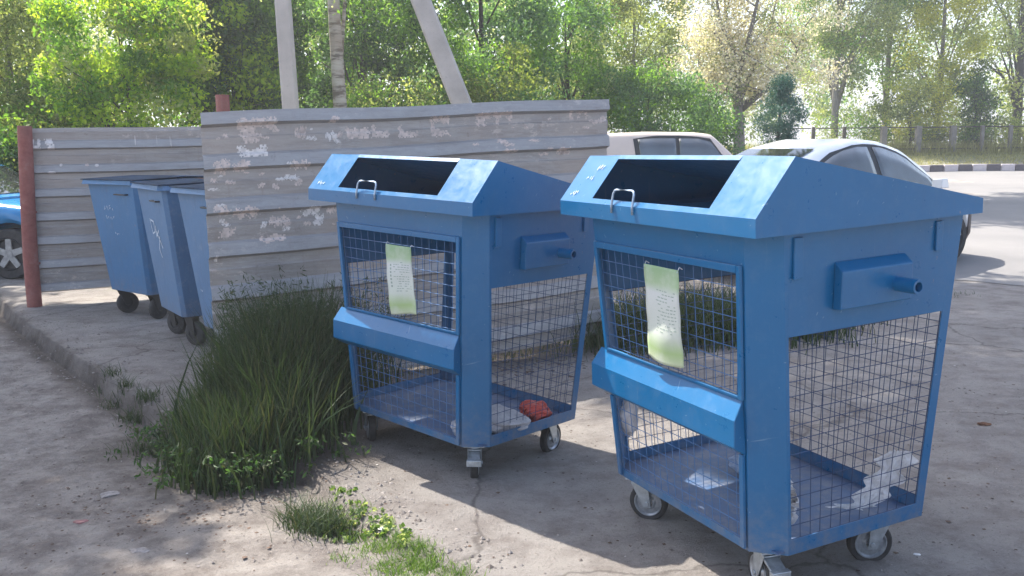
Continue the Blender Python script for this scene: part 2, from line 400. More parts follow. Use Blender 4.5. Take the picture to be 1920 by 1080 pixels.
# ------------------------------------------------------------------ ground, road, kerb
def gridlines(lo, hi, c0, c1, fine, grow=1.18):
    a = [c0]
    while a[-1] < c1: a.append(a[-1] + fine)
    st = fine
    while a[-1] < hi: st = min(st * grow, 40); a.append(a[-1] + st)
    b = [c0]; st = fine
    while b[-1] > lo: st = min(st * grow, 40); b.append(b[-1] - st)
    return np.array(b[:0:-1] + a)
def build_ground():
    xs = gridlines(-300, 300, -5.2, 3.2, 0.02); ys = gridlines(-60, 500, 2.2, 9.2, 0.022)
    X, Y = np.meshgrid(xs, ys); Z = terr(X, Y)
    rng = np.random.default_rng(3)
    pd = pad_dist(X + 0.02 * np.sin(Y * 9) + 0.012 * np.sin(X * 17 + Y * 5), Y)
    rough = np.where(pd < 0.0, 1.0, 0.35)
    near = (X > -5.3) & (X < 3.3) & (Y > 2.1) & (Y < 9.3)
    bumps = (0.006 * np.sin(X * 7 + 1.3 * np.sin(Y * 5)) * np.sin(Y * 8.3 + np.sin(X * 6)) + 0.003 * rng.standard_normal(X.shape)) * rough
    Z = Z + np.where(near, bumps, 0)
    # crumbled slab edge
    Z -= 0.022 * np.exp(-((pd - 0.02) / 0.04) ** 2) * (0.5 + 0.5 * np.sin(X * 11 + Y * 7)) * sstep(3.2, 5.0, Y)
    ny, nx = X.shape
    V = np.stack([X.ravel(), Y.ravel(), Z.ravel()], 1)
    idx = np.arange(nx * ny).reshape(ny, nx)
    F = np.stack([idx[:-1, :-1], idx[:-1, 1:], idx[1:, 1:], idx[1:, :-1]], -1).reshape(-1, 4)
    o = mesh_np('ground', V, F, MAT['ground'], smooth=True)
    tag(o, kind='structure')
    me = o.data; ca = me.color_attributes.new('zone', 'FLOAT_COLOR', 'POINT')
    C = np.zeros((len(V), 4), np.float32); C[:, 3] = 1
    C[:, 0] = (sstep(-0.03, 0.06, pd)).ravel()
    far = sstep(30.2, 31.0, Y) + sstep(11.0, 12.5, Y) * (1 - sstep(0.5, 1.5, X - (Y - 11) * 0.12))
    far = np.maximum(far, sstep(9.6, 10.4, Y) * (X < 1.0) * (X > -4.5))
    C[:, 1] = clampf(far, 0, 1).ravel() * 0.9
    soil = np.exp(-((X + 1.25) / 0.55) ** 2 - ((Y - 4.6) / 0.75) ** 2) * 1.1
    soil = np.maximum(soil, 0.85 * np.exp(-((X - 0.0) / 1.6) ** 2 - ((Y - (6.55 + 0.5 * X)) / 0.4) ** 2))
    soil = np.maximum(soil, 0.8 * np.exp(-((X + 2.0) / 0.35) ** 2 - ((Y - 4.9) / 0.5) ** 2))
    soil = np.maximum(soil, 0.75 * np.exp(-((pd + 0.07) / 0.10) ** 2) * sstep(4, 5.5, Y))
    C[:, 2] = clampf(soil, 0, 1).ravel()
    ca.data.foreach_set('color', C.ravel())
    return o
build_ground()
def sheet(name, pts_fn, nu, nv, mat, dz=0.005):
    V = []
    for j in range(nv + 1):
        for i in range(nu + 1):
            x, y = pts_fn(i / nu, j / nv); V.append((x, y, float(terr(x, y)) + dz))
    F = [(j * (nu + 1) + i, j * (nu + 1) + i + 1, (j + 1) * (nu + 1) + i + 1, (j + 1) * (nu + 1) + i) for j in range(nv) for i in range(nu)]
    return mesh_np(name, V, F, mat)
def road_pts(u, v):
    # near edge runs diagonally from the photo's lower right towards the back left
    x = 2.0 + u * 78
    yn = 11.2 - 0.55 * (x - 2.0) if x < 6 else 9.0 - 0.8 * (x - 6)
    yn += 0.12 * math.sin(x * 3.1) + 0.05 * math.sin(x * 9)
    return x + 0.4 * v, max(yn, -20) + v * (29.9 - max(yn, -20))
tag(sheet('road', road_pts, 260, 90, MAT['asphalt'], 0.006), kind='structure')
def build_kerb():
    mb = MB(); x = 4.0; k = 0
    while x < 34:
        L = 0.47; z = float(terr(x, 29.8))
        mb.box(x + 0.01, x + L - 0.01, 29.9, 30.08, z - 0.1, z + 0.235, k % 2); x += L; k += 1
    o = mb.build('kerb', [MAT['kerb_white'], MAT['wall_grey']], bevel=0.02); tag(o, kind='structure')
build_kerb()

# ------------------------------------------------------------------ recycling cages
W, D, ZB = 1.2008, 0.956, 1.2785
H1, D1, H2, H3 = 0.0574, 0.1479, 0.2301, 0.0498
OX, OY0, OY1 = 0.2356, 0.0146, 0.1363
YF0, YF1 = 0.0718, 0.134      # front face y, top and bottom
YB0, YB1 = 0.939, 0.845
HX0, HX1 = 0.545, 0.495
C0, C1 = 0.082, 0.090
ZF = 0.191
def tz(z): return (ZB - z) / (ZB - ZF)
def hx(z): return HX0 + (HX1 - HX0) * tz(z)
def yf(z): return YF0 + (YF1 - YF0) * tz(z)
def yb(z): return YB0 + (YB1 - YB0) * tz(z)
def cc(z): return C0 + (C1 - C0) * tz(z)
def Fp(x, z, o=0.0): return (x, yf(z) - o, z)
def Bp(x, z, o=0.0): return (x, yb(z) + o, z)
def Sp(y, z, sgn=1, o=0.0): return (sgn * (hx(z) + o), y, z)
def wire_grid(name, P, u0, u1, v0, v1, step, parent, mat, thick=0.0019):
    """P(u, v) -> point on the panel; wires in both directions"""
    mb = MB(); rng = random.Random(int(abs(u0 * 1000)) + len(name))
    n = max(1, round((u1 - u0) / step)); m = max(1, round((v1 - v0) / step))
    for i in range(n + 1):
        u = u0 + (u1 - u0) * i / n + rng.uniform(-.002, .002)
        mb.tube([P(u, v0), P(u + rng.uniform(-.003, .003), (v0 + v1) / 2), P(u, v1)], thick, 5)
    for j in range(m + 1):
        v = v0 + (v1 - v0) * j / m + rng.uniform(-.002, .002)
        mb.tube([P(u0, v), P((u0 + u1) / 2, v + rng.uniform(-.003, .003)), P(u1, v)], thick, 5)
    return mb.build(name, mat, parent)
def caster(parent, x, y, yaw, braked):
    """swivel caster; local z 0 = ground"""
    e = bpy.data.objects.new('caster', None); COL.objects.link(e); e.parent = parent
    e.location = (x, y, 0); e.rotation_euler = (0, 0, yaw); e.empty_display_size = 0.05
    R = 0.080
    f = MB()
    f.box(-0.05, 0.05, -0.05, 0.05, 0.182, 0.189)
    f.lathe((0, 0, 0.168), (0, 0, 1), [(0, 0.0), (0, 0.03), (0.014, 0.034), (0.014, 0.0)], 16)
    ox = 0.035
    for s in (-1, 1):
        yy = s * 0.031
        f.hexa([(-0.03, yy - 0.002, 0.166), (0.035, yy - 0.002, 0.166), (0.035, yy + 0.002, 0.166), (-0.03, yy + 0.002, 0.166),
                (-0.03, yy - 0.002, 0.170), (0.035, yy - 0.002, 0.170), (0.035, yy + 0.002, 0.170), (-0.03, yy + 0.002, 0.170)])
        f.hexa([(ox - 0.016, yy - 0.002, R - 0.018), (ox + 0.016, yy - 0.002, R - 0.018), (ox + 0.016, yy + 0.002, R - 0.018), (ox - 0.016, yy + 0.002, R - 0.018),
                (-0.032, yy - 0.002, 0.1655), (0.04, yy - 0.002, 0.1655), (0.04, yy + 0.002, 0.1655), (-0.032, yy + 0.002, 0.1655)])
    f.box(-0.031, 0.038, -0.0285, 0.0285, 0.1605, 0.1655)
    f.lathe((ox, -0.038, R), (0, 1, 0), [(0, 0), (0, 0.009), (0.076, 0.009), (0.076, 0)], 10)
    f.build('fork', MAT['steel'], e, bevel=0.0015)
    t = MB(); t.lathe((ox, -0.019, R), (0, 1, 0), [(0.003, R * 0.72), (0, R * 0.80), (0.001, R * 0.93), (0.007, R), (0.031, R), (0.037, R * 0.93), (0.038, R * 0.80), (0.035, R * 0.72), (0.003, R * 0.72)], 30)
    t.build('tyre', MAT['rubber'], e, smooth=True, auto=0.7)
    r = MB(); r.lathe((ox, -0.020, R), (0, 1, 0), [(0, R * 0.25), (0, R * 0.32), (0.008, R * 0.40), (0.008, R * 0.60), (0.0, R * 0.68), (0.0, R * 0.73), (0.040, R * 0.73), (0.040, R * 0.68), (0.032, R * 0.6), (0.032, R * 0.40), (0.040, R * 0.32), (0.040, R * 0.25), (0, R * 0.25)], 30)
    r.build('rim', MAT['rim_paint'], e, smooth=True, auto=0.6)
    if braked:
        b = MB(); b.hexa([(-0.085, -0.028, 0.118), (-0.02, -0.028, 0.145), (-0.02, 0.028, 0.145), (-0.085, 0.028, 0.118),
                          (-0.088, -0.028, 0.126), (-0.02, -0.028, 0.157), (-0.02, 0.028, 0.157), (-0.088, 0.028, 0.126)])
        b.box(-0.095, -0.07, -0.034, 0.034, 0.105, 0.135)
        b.build('brake_pedal', MAT['steel'], e, bevel=0.002)
    return e
def scribble(name, P, strokes, parent, mat, w=0.003, off=0.0025):
    """thin raised paint strokes; P(u,v,off)"""
    mb = MB()
    for st in strokes:
        for (a, b) in zip(st[:-1], st[1:]):
            d = np.array(b, float) - np.array(a, float); L = np.hypot(*d)
            if L < 1e-6: continue
            n = np.array([-d[1], d[0]]) / L * w
            q = [np.array(a) + n, np.array(a) - n, np.array(b) - n, np.array(b) + n]
            lo = [P(p[0], p[1], off) for p in q]; hi = [P(p[0], p[1], off + 0.0006) for p in q]
            mb.hexa(lo + hi)
    return mb.build(name, mat, parent)
def handwriting(rng, u, v, n, size):
    out = []
    for i in range(n):
        st = [(u + i * size * 0.9 + rng.uniform(0, .6) * size, v + rng.uniform(0, 1) * size) for _ in range(rng.randint(3, 5))]
        out.append(st)
    return out

def cage_bin(Mrot, loc, label, seed, cast_yaws, zoffs):
    root = bpy.data.objects.new('wire_mesh_bin', None); COL.objects.link(root)
    mw = Matrix([[*Mrot[0], loc[0]], [*Mrot[1], loc[1]], [*Mrot[2], loc[2]], [0, 0, 0, 1]])
    root.matrix_world = mw
    tag(root, label, 'waste bin', 'blue wire mesh bins')
    rng = random.Random(seed)
    # ---- body sheet metal: corner posts, header, upper side panels, rails
    b = MB()
    zt = ZB + 0.02
    for sx in (-1, 1):
        nz = 6
        for k in range(nz):
            z0 = ZF + (zt - ZF) * k / nz; z1 = ZF + (zt - ZF) * (k + 1) / nz
            for (P1, P2, P3, P4) in (
                (lambda z: (sx * (hx(z) - cc(z) - 0.022), yf(z), z), lambda z: (sx * (hx(z) - cc(z)), yf(z), z), lambda z: (sx * hx(z), yf(z) + cc(z), z), lambda z: (sx * hx(z), yf(z) + cc(z) + 0.012, z)),
                (lambda z: (sx * (hx(z) - 0.035), yb(z), z), lambda z: (sx * (hx(z) - 0.006), yb(z), z), lambda z: (sx * hx(z), yb(z) - 0.008, z), lambda z: (sx * hx(z), yb(z) - 0.045, z))):
                fs = [P1, P2, P3, P4]
                for a, c in zip(fs[:-1], fs[1:]): b.quad(a(z0), c(z0), c(z1), a(z1))
    # front header, back upper panel
    zh = 1.157
    def xfr(z): return hx(z) - cc(z) - 0.022
    b.quad(Fp(-xfr(zh), zh), Fp(xfr(zh), zh), Fp(xfr(zt), zt), Fp(-xfr(zt), zt))
    zu = 0.945
    def xbk(z): return hx(z) - 0.035
    b.quad(Bp(-xbk(zu), zu), Bp(xbk(zu), zu), Bp(xbk(zt), zt), Bp(-xbk(zt), zt))
    for s in (-1, 1):
        y0 = lambda z: yf(z) + cc(z) + 0.012
        y1 = lambda z: yb(z) - 0.045
        b.quad(Sp(y0(zu), zu, s), Sp(y1(zu), zu, s), Sp(y1(zt), zt, s), Sp(y0(zt), zt, s))
        b.quad(Sp(y0(ZF), ZF, s), Sp(y1(ZF), ZF, s), Sp(y1(0.245), 0.245, s), Sp(y0(0.245), 0.245, s))
    b.quad(Fp(-xfr(ZF), ZF), Fp(xfr(ZF), ZF), Fp(xfr(0.222), 0.222), Fp(-xfr(0.222), 0.222))
    b.quad(Bp(-xbk(ZF), ZF), Bp(xbk(ZF), ZF), Bp(xbk(0.255), 0.255), Bp(-xbk(0.255), 0.255))
    # panel behind the shelf
    b.quad(Fp(-xfr(0.54), 0.54), Fp(xfr(0.54), 0.54), Fp(xfr(0.73), 0.73), Fp(-xfr(0.73), 0.73))
    b.build('body', MAT['blue'], root, solid=0.004, solid_off=0, bevel=0.003)
    # ---- raised frame strip round the front mesh
    fr = MB(); o0, o1 = 0.004, 0.016
    for s in (-1, 1):
        xa = lambda z: s * (hx(z) - cc(z) - 0.006); xb_ = lambda z: s * (hx(z) - cc(z) - 0.026)
        for (za, zb_) in ((0.73, 1.175), (0.20, 0.54)):
            fr.hexa([Fp(xa(za), za, o0), Fp(xb_(za), za, o0), Fp(xb_(za), za, o1), Fp(xa(za), za, o1),
                     Fp(xa(zb_), zb_, o0), Fp(xb_(zb_), zb_, o0), Fp(xb_(zb_), zb_, o1), Fp(xa(zb_), zb_, o1)])
    for (za, zb_) in ((1.150, 1.175), (0.731, 0.742)):
        xl = hx(za) - cc(za) - 0.0265
        fr.hexa([Fp(-xl, za, o0), Fp(xl, za, o0), Fp(xl, za, o1), Fp(-xl, za, o1), Fp(-xl, zb_, o0), Fp(xl, zb_, o0), Fp(xl, zb_, o1), Fp(-xl, zb_, o1)])
    fr.build('front_frame', MAT['blue'], root, bevel=0.002)
    # ---- floor
    f = MB(); z = 0.205
    f.hexa([(-hx(z) + .006, yf(z) + .05, z - .006), (hx(z) - .006, yf(z) + .05, z - .006), (hx(z) - .006, yb(z) - .006, z - .006), (-hx(z) + .006, yb(z) - .006, z - .006),
            (-hx(z) + .006, yf(z) + .05, z), (hx(z) - .006, yf(z) + .05, z), (hx(z) - .006, yb(z) - .006, z), (-hx(z) + .006, yb(z) - .006, z)])
    xm = hx(z) - cc(z)
    f.hexa([(-xm, yf(z) + .004, z - .006), (xm, yf(z) + .004, z - .006), (xm + .04, yf(z) + .0498, z - .006), (-xm - .04, yf(z) + .0498, z - .006),
            (-xm, yf(z) + .004, z), (xm, yf(z) + .004, z), (xm + .04, yf(z) + .0498, z), (-xm - .04, yf(z) + .0498, z)])
    f.build('floor', MAT['blue_floor'], root)
    # ---- meshes
    wire_grid('front_mesh', lambda u, v: Fp(u * (hx(v) - cc(v) - 0.024), v, -0.008), -1, 1, 0.74, 1.156, 0.0555, root, MAT['wire_bare'], 0.0017) if False else None
    def fgrid(name, v0, v1, mat):
        mb = MB(); n = 17; m = round((v1 - v0) / 0.05)
        for i in range(n + 1):
            u = -1 + 2 * i / n + rng.uniform(-.006, .006)
            P = lambda v: Fp(u * (hx(v) - cc(v) - 0.024), v, -0.007)
            mb.tube([P(v0), P((v0 + v1) / 2), P(v1)], 0.0014, 5)
        for j in range(m + 1):
            v = v0 + (v1 - v0) * j / m; q = hx(v) - cc(v) - 0.022
            mb.tube([Fp(-q, v, -0.0035), Fp(0, v + rng.uniform(-.003, .003), -0.0035 - rng.uniform(0, .004)), Fp(q, v, -0.0035)], 0.0014, 5)
        mb.build(name, mat, root)
    fgrid('upper_front_mesh', 0.745, 1.15, MAT['wire_bare'])
    fgrid('lower_front_mesh', 0.225, 0.54, MAT['wire_bare'])
    for s in (-1, 1):
        mb = MB(); n = 13; v0, v1 = 0.245, 0.945; m = 14
        for i in range(n + 1):
            t = i / n + rng.uniform(-.004, .004)
            P = lambda v: Sp((yf(v) + cc(v) + .012) * (1 - t) + (yb(v) - .045) * t, v, s, -0.006)
            mb.tube([P(v0), P((v0 + v1) / 2), P(v1)], 0.0014, 5)
        for j in range(m + 1):
            v = v0 + (v1 - v0) * j / m
            mb.tube([Sp(yf(v) + cc(v), v, s, -0.0025), Sp(0.5, v + rng.uniform(-.004, .004), s, -0.0025), Sp(yb(v) - .04, v, s, -0.0025)], 0.0014, 5)
        mb.build('side_mesh', MAT['wire'], root)
    mb = MB(); n = 19; v0, v1 = 0.255, 0.945; m = 14
    for i in range(n + 1):
        u = -1 + 2 * i / n
        mb.tube([Bp(u * (hx(v0) - .035), v0, -0.006), Bp(u * (hx(v1) - .035), v1, -0.006)], 0.0014, 5)
    for j in range(m + 1):
        v = v0 + (v1 - v0) * j / m
        mb.tube([Bp(-(hx(v) - .03), v, -0.0025), Bp(hx(v) - .03, v, -0.0025)], 0.0014, 5)
    mb.build('back_mesh', MAT['wire'], root)
    # ---- shelf (bumper trough) across the front
    s = MB(); pr = [(0.004, 0.731), (0.052, 0.668), (0.058, 0.575), (0.004, 0.538)]
    xl, xr = -0.485, 0.432
    L = [(xl + 0.01 * (o < .01), yf(z) - o, z) for o, z in pr]; R_ = [(xr - (0.0 if o > .01 else 0.012), yf(z) - o, z) for o, z in pr]
    for i in range(3): s.quad(L[i], R_[i], R_[i + 1], L[i + 1])
    s.poly(L[::-1]); s.poly(R_)
    s.build('front_shelf', MAT['blue'], root, bevel=0.004)
    # ---- lifting brackets with pins, on both sides
    for sg in (-1, 1):
        k = MB()
        y0, y1, z0, z1, o = 0.362, 0.668, 1.012, 1.168, 0.040
        P = lambda y, z, q: (sg * (hx(z) + q), y, z)
        k.hexa([P(y0, z0, .003), P(y1, z0, .003), P(y1, z0 + .004, o), P(y0, z0 + .004, o),
                P(y0, z1, .003), P(y1, z1, .003), P(y1, z1 - .03, o), P(y0, z1 - .03, o)])
        br = k.build('lifting_bracket', MAT['blue'], root, bevel=0.004)
        q = MB(); zc = 1.075; q.lathe((sg * (hx(zc) + o - 0.004), 0.60, zc), (sg, 0, 0), [(0, 0.0), (0, 0.024), (0.088, 0.024), (0.088, 0.016), (0.06, 0.016), (0.06, 0)], 20)
        q.build('lifting_pin', MAT['blue'], br, smooth=True, auto=0.6)
    # hinge lug and latch strap on the post
    for (ya, yb2, za) in ((0.19, 0.225, 1.13), (0.80, 0.83, 1.16)):
        lg = MB(); lg.box(hx(1.2) + 0.002, hx(1.2) + 0.012, ya, yb2, za, 1.26)
        lg.build('hinge_strap', MAT['blue'], root, bevel=0.002)
    # ---- lid
    l = MB(); w = W / 2
    A = (0, ZB); B_ = (0, ZB + H1); Cp = (D1, ZB + H2); Dp = (D, ZB + H3); E = (D, ZB)
    sl_ = lambda y: ZB + H1 + (H2 - H1) * y / D1
    for sx in (-1, 1): l.poly([(sx * w, *p) for p in (A, B_, Cp, Dp, E)])
    l.quad((-w, *A), (w, *A), (w, *B_), (-w, *B_))
    xo = w - OX
    ys = [0, OY0, OY1, D1]
    for (x0, x1, ya, yb_) in ((-w, -xo, 0, D1), (xo, w, 0, D1)):
        l.quad((x0, ya, sl_(ya)), (x1, ya, sl_(ya)), (x1, yb_, sl_(yb_)), (x0, yb_, sl_(yb_)))
    l.quad((-xo, 0, sl_(0)), (xo, 0, sl_(0)), (xo, OY0, sl_(OY0)), (-xo, OY0, sl_(OY0)))
    l.quad((-xo, OY1, sl_(OY1)), (xo, OY1, sl_(OY1)), (xo, D1, sl_(D1)), (-xo, D1, sl_(D1)))
    l.quad((-w, *Cp), (w, *Cp), (w, *Dp), (-w, *Dp))
    l.quad((-w, *E), (w, *E), (w, *Dp), (-w, *Dp))
    # closed flange ring underneath
    iy0, iy1, ix = YF0 + 0.02, YB0 - 0.0, HX0 - 0.02
    zz = ZB + 0.003
    l.quad((-w, 0, ZB), (w, 0, ZB), (ix, iy0, zz), (-ix, iy0, zz)); l.quad((w, 0, ZB), (w, D, ZB), (ix, iy1, zz), (ix, iy0, zz))
    l.quad((-w, 0, ZB), (-w, D, ZB), (-ix, iy1, zz), (-ix, iy0, zz)); l.quad((-w, D, ZB), (w, D, ZB), (ix, iy1, zz), (-ix, iy1, zz))
    lid = l.build('lid', MAT['blue'], root, solid=0.003, solid_off=-1, bevel=0.006)
    h = MB(); hp = [(-0.190, -0.006, ZB + 0.030), (-0.190, -0.006, ZB + 0.055), (-0.190, 0.004, ZB + 0.100), (-0.183, 0.007, ZB + 0.111), (-0.170, 0.008, ZB + 0.115),
                    (-0.070, 0.008, ZB + 0.115), (-0.057, 0.007, ZB + 0.111), (-0.050, 0.004, ZB + 0.100), (-0.050, -0.006, ZB + 0.055), (-0.050, -0.006, ZB + 0.030)]
    h.tube(hp, 0.0045, 8); h.build('handle', MAT['rod'], lid, smooth=True)
    # scratched writing on the lid (illegible in the photo)
    nrm = np.array([0, -(H2 - H1), D1]); nrm = nrm / np.linalg.norm(nrm)
    def PS(u, v, o): y = v; p = np.array([u, y, sl_(y)]) + nrm * o; return tuple(p)
    scribble('scratched_writing', PS, handwriting(rng, -w + 0.055, 0.018, 4, 0.016) + (handwriting(rng, -w + 0.10, 0.065, 3, 0.02) + handwriting(rng, -w + 0.135, 0.10, 3, 0.018) if seed == 1 else []), lid, MAT['white_mark'], 0.0014)
    def PL(u, v, o): return (w + o, u, v)
    # ---- casters
    pos = [(-0.36, 0.20), (0.40, 0.22), (0.40, 0.735), (-0.36, 0.735)]
    for (x, y), yw, zo, br in zip(pos, cast_yaws, zoffs, (0, 1, 0, 1)):
        c = caster(root, x, y, yw, br); c.location.z = 0.0
    return root
RB = ((0.42134849, 0.90614977, -0.03685159), (-0.90689114, 0.42116401, -0.01301289), (0.00372893, 0.03890334, 0.99923602))
LB = ((0.72187311, 0.69154194, 0.02586442), (-0.69154293, 0.72226122, -0.01034914), (-0.02583773, -0.01041559, 0.99961189))
binR = cage_bin(RB, (0.5035, 3.1578, -0.004), 'nearer blue wire mesh bin with sunlit front shelf, in front of the white car', 1, (rad(40), rad(168), rad(245), rad(30)), (0,) * 4)
binL = cage_bin(LB, (-0.6287, 4.1716, -0.0025), 'farther blue wire mesh bin before the metal screen, red bag inside', 2, (rad(150), rad(134), rad(99), rad(60)), (0,) * 4)
RBM = binR.matrix_world.copy(); LBM = binL.matrix_world.copy()

# ------------------------------------------------------------------ banners
def banner(bm_, x0, z0, w, h, label, seed, skew):
    rng = random.Random(seed)
    m, nt, b = nmat('banner_cloth')
    uv = nt.nodes.new('ShaderNodeAttribute'); uv.attribute_name = 'bv'
    sep = nt.nodes.new('ShaderNodeSeparateColor'); nt.links.new(uv.outputs['Color'], sep.inputs[0])
    n = noise(nt, 12, 5)
    c = ramp(nt, sep.outputs[1], [(0.0, (0.55, 0.60, 0.42)), (0.13, (0.42, 0.56, 0.26)), (0.30, (0.64, 0.68, 0.60)), (0.72, (0.68, 0.70, 0.68)), (0.82, (0.44, 0.58, 0.36)), (1.0, (0.33, 0.50, 0.28))])
    c = mix(nt, ramp(nt, n, [(0.45, 0.0), (0.7, 0.5)]), c, (0.68, 0.70, 0.66))
    nt.links.new(c, b.inputs['Base Color']); b.inputs['Roughness'].default_value = 0.75
    tr = nt.nodes.new('ShaderNodeBsdfTranslucent'); nt.links.new(c, tr.inputs[0])
    mx = nt.nodes.new('ShaderNodeMixShader'); mx.inputs[0].default_value = 0.25
    nt.links.new(b.outputs[0], mx.inputs[1]); nt.links.new(tr.outputs[0], mx.inputs[2])
    nt.links.new(mx.outputs[0], nt.nodes['Material Output'].inputs[0])
    root = bpy.data.objects.new('banner', None); COL.objects.link(root); root.matrix_world = bm_.copy()
    tag(root, label, 'banner', 'green and white cloth banners on the mesh bins')
    nu, nv = 12, 36; V = []; C = []
    def P(u, v, o=0):
        z = z0 - v * h
        x = x0 + u * w + skew * v * v + 0.006 * math.sin(3.0 * v + seed) * v
        out = 0.022 + 0.006 * math.sin(u * 5 + v * 3 + seed) * (0.3 + v) + 0.010 * v + 0.0015 * math.sin(v * 17 + u * 3)
        z += 0.012 * math.sin(u * 3.0 + seed) * v
        return (x, yf(z) - out - o, z)
    for j in range(nv + 1):
        for i in range(nu + 1):
            V.append(P(i / nu, j / nv)); C += [i / nu, 1 - j / nv, 0, 1]
    F = [(j * (nu + 1) + i, j * (nu + 1) + i + 1, (j + 1) * (nu + 1) + i + 1, (j + 1) * (nu + 1) + i) for j in range(nv) for i in range(nu)]
    o = mesh_np('cloth', V, F, m, root, smooth=True)
    ca = o.data.color_attributes.new('bv', 'FLOAT_COLOR', 'POINT'); ca.data.foreach_set('color', np.array(C, np.float32))
    md = o.modifiers.new('s', 'SOLIDIFY'); md.thickness = 0.0008; md.offset = -1
    # faint printed lines
    mb = MB()
    for k in range(13):
        v = 0.24 + 0.035 * k; u = 0.30 + rng.uniform(0, .1)
        while u < 0.88:
            L = rng.uniform(0.03, 0.09)
            if rng.random() < 0.72:
                q = [(u, v), (min(u + L, 0.9), v), (min(u + L, 0.9), v + 0.010), (u, v + 0.010)]
                mb.hexa([P(a, b_, 0.0012) for a, b_ in q] + [P(a, b_, 0.0016) for a, b_ in q])
            u += L + 0.03
    if seed == 5:
        for k in range(7):
            v = 0.28 + 0.05 * k
            q = [(0.16, v), (0.22, v), (0.22, v + 0.03), (0.16, v + 0.03)]
            mb.hexa([P(a, b_, 0.0012) for a, b_ in q] + [P(a, b_, 0.0016) for a, b_ in q])
    mb.build('print', MAT['print'], root)
    for u in (0.02, 0.98):
        t = MB(); p = P(u, 0.01); t.tube([(p[0], p[1] - .003, p[2] - .006), (p[0] - .004, p[1] + .01, p[2] + .012), (p[0], p[1] + .02, p[2] + .004)], 0.0018, 5)
        t.build('cable_tie', MAT['white_mark'], root)
MAT['print'] = simple('faded_print', (0.33, 0.40, 0.34), 0.8)
banner(RBM, -0.080, 1.125, 0.215, 0.345, 'green white cloth banner on the nearer bin with the sunlit shelf', 3, 0.0)
banner(LBM, -0.055, 1.100, 0.185, 0.325, 'green white cloth banner on the shaded bin before the metal screen', 5, 0.03)

# ------------------------------------------------------------------ corrugated screens
FL = np.array([-1.87, 5.5]); FR = np.array([0.72, 6.83])
FD = (FR - FL) / np.linalg.norm(FR - FL); FN = np.array([FD[1], -FD[0]]); FLEN = np.linalg.norm(FR - FL)
def prof(v, per=0.268):
    """outward offset of the sheet at distance v below its top"""
    t = (v % per) / per
    pts = [(0, 0.034), (0.27, 0.044), (0.34, 0.0), (0.56, 0.006), (0.60, 0.016), (0.95, 0.008), (1.0, 0.034)]
    for (a, p), (b, q) in zip(pts[:-1], pts[1:]):
        if a <= t <= b: return p + (q - p) * (t - a) / (b - a)
    return 0.027
def screen_pt(u, v, off=0.0, P0=FL, Dr=FD, Nn=FN, ztop=1.765, tilt=0.043, per=0.268, dent=1.0, ph=0):
    z = ztop + tilt * u - v
    o = prof(v + ph, per)
    d = dent * (0.005 * math.sin(u * 2.1 + v * 3) + 0.018 * math.exp(-((v - 1.15) / 0.3) ** 2) * math.sin(u * 9 + v * 5) * math.exp(-u * 0.8)
                + 0.012 * math.sin(u * 5.3 + 2) * max(0, v - 0.9))
    z += dent * 0.006 * math.sin(u * 3.7 + v * 2.2)
    q = P0 + Dr * u + Nn * (o + d + off)
    return (float(q[0]), float(q[1]), z)
def screen_sheet(name, parent, P, L, Hh, per, mat, du=0.05, ph=0):
    vs_ = []; k = 0
    fr = (0, 0.27, 0.34, 0.56, 0.60, 0.95)
    v = -ph
    while v < Hh:
        for f in fr:
            q = v + f * per
            if 0 <= q < Hh: vs_.append(q)
        v += per
    if not vs_ or vs_[0] > 1e-6: vs_ = [0.0] + vs_
    vs_ += [Hh]
    us = np.linspace(0, L, int(L / du) + 1); nu = len(us)
    V = [P(u, v) for v in vs_ for u in us]
    F = [(j * nu + i, j * nu + i + 1, (j + 1) * nu + i + 1, (j + 1) * nu + i) for j in range(len(vs_) - 1) for i in range(nu - 1)]
    o = mesh_np(name, V, F, mat, parent)
    ca = o.data.color_attributes.new('band', 'FLOAT_COLOR', 'CORNER'); C = []
    for j in range(len(vs_) - 1):
        t = (((vs_[j] + vs_[j + 1]) / 2 + ph) % per) / per; k = 0.0 if (t < 0.28 or t > 0.955) else (1.0 if t > 0.34 else 0.4)
        C += [k, k, k, 1.0] * (4 * (nu - 1))
    ca.data.foreach_set('color', np.array(C, np.float32))
    md = o.modifiers.new('s', 'SOLIDIFY'); md.thickness = 0.002; md.offset = 0
    return o
scr = empty('metal_screen', (FL[0], FL[1], 0), 0, 'taller corrugated metal screen with torn posters, between dumpsters and mesh bins', 'fence')
def child_keep(o, root):
    o.parent = root; o.matrix_parent_inverse = Matrix.Translation(Vector(root.location)).inverted()
    return o
ps = screen_sheet('corrugated_panel', None, screen_pt, FLEN, 1.79, 0.268, MAT['sheet'], 0.05); child_keep(ps, scr)
# top cap flange and end posts behind
for u in (0.06, 1.45, FLEN - 0.05):
    mb = MB(); q = FL + FD * u - FN * 0.10
    mb.tube([(q[0], q[1], -0.1), (q[0], q[1], 1.60 + 0.043 * u)], 0.03, 10)
    child_keep(mb.build('screen_post', MAT['bark_dark'], None, smooth=True, auto=0.8), scr)
for z in (0.55, 1.45):
    mb = MB(); a = FL + FD * .04 - FN * 0.035; b_ = FR + FD * 0.03 - FN * 0.035
    a2 = a - FN * 0.03; b2 = b_ - FN * 0.03
    zt_ = z + 0.043 * FLEN
    mb.hexa([(a[0], a[1], z), (b_[0], b_[1], zt_), (b2[0], b2[1], zt_), (a2[0], a2[1], z), (a[0], a[1], z + .04), (b_[0], b_[1], zt_ + .04), (b2[0], b2[1], zt_ + .04), (a2[0], a2[1], z + .04)])
    child_keep(mb.build('screen_rail', MAT['bark_dark'], None), scr)
def u_at(px): # screen coordinate u of a photo column at mid height
    best = min(np.linspace(0, FLEN, 600), key=lambda u: abs(colof(u) - px)); return best
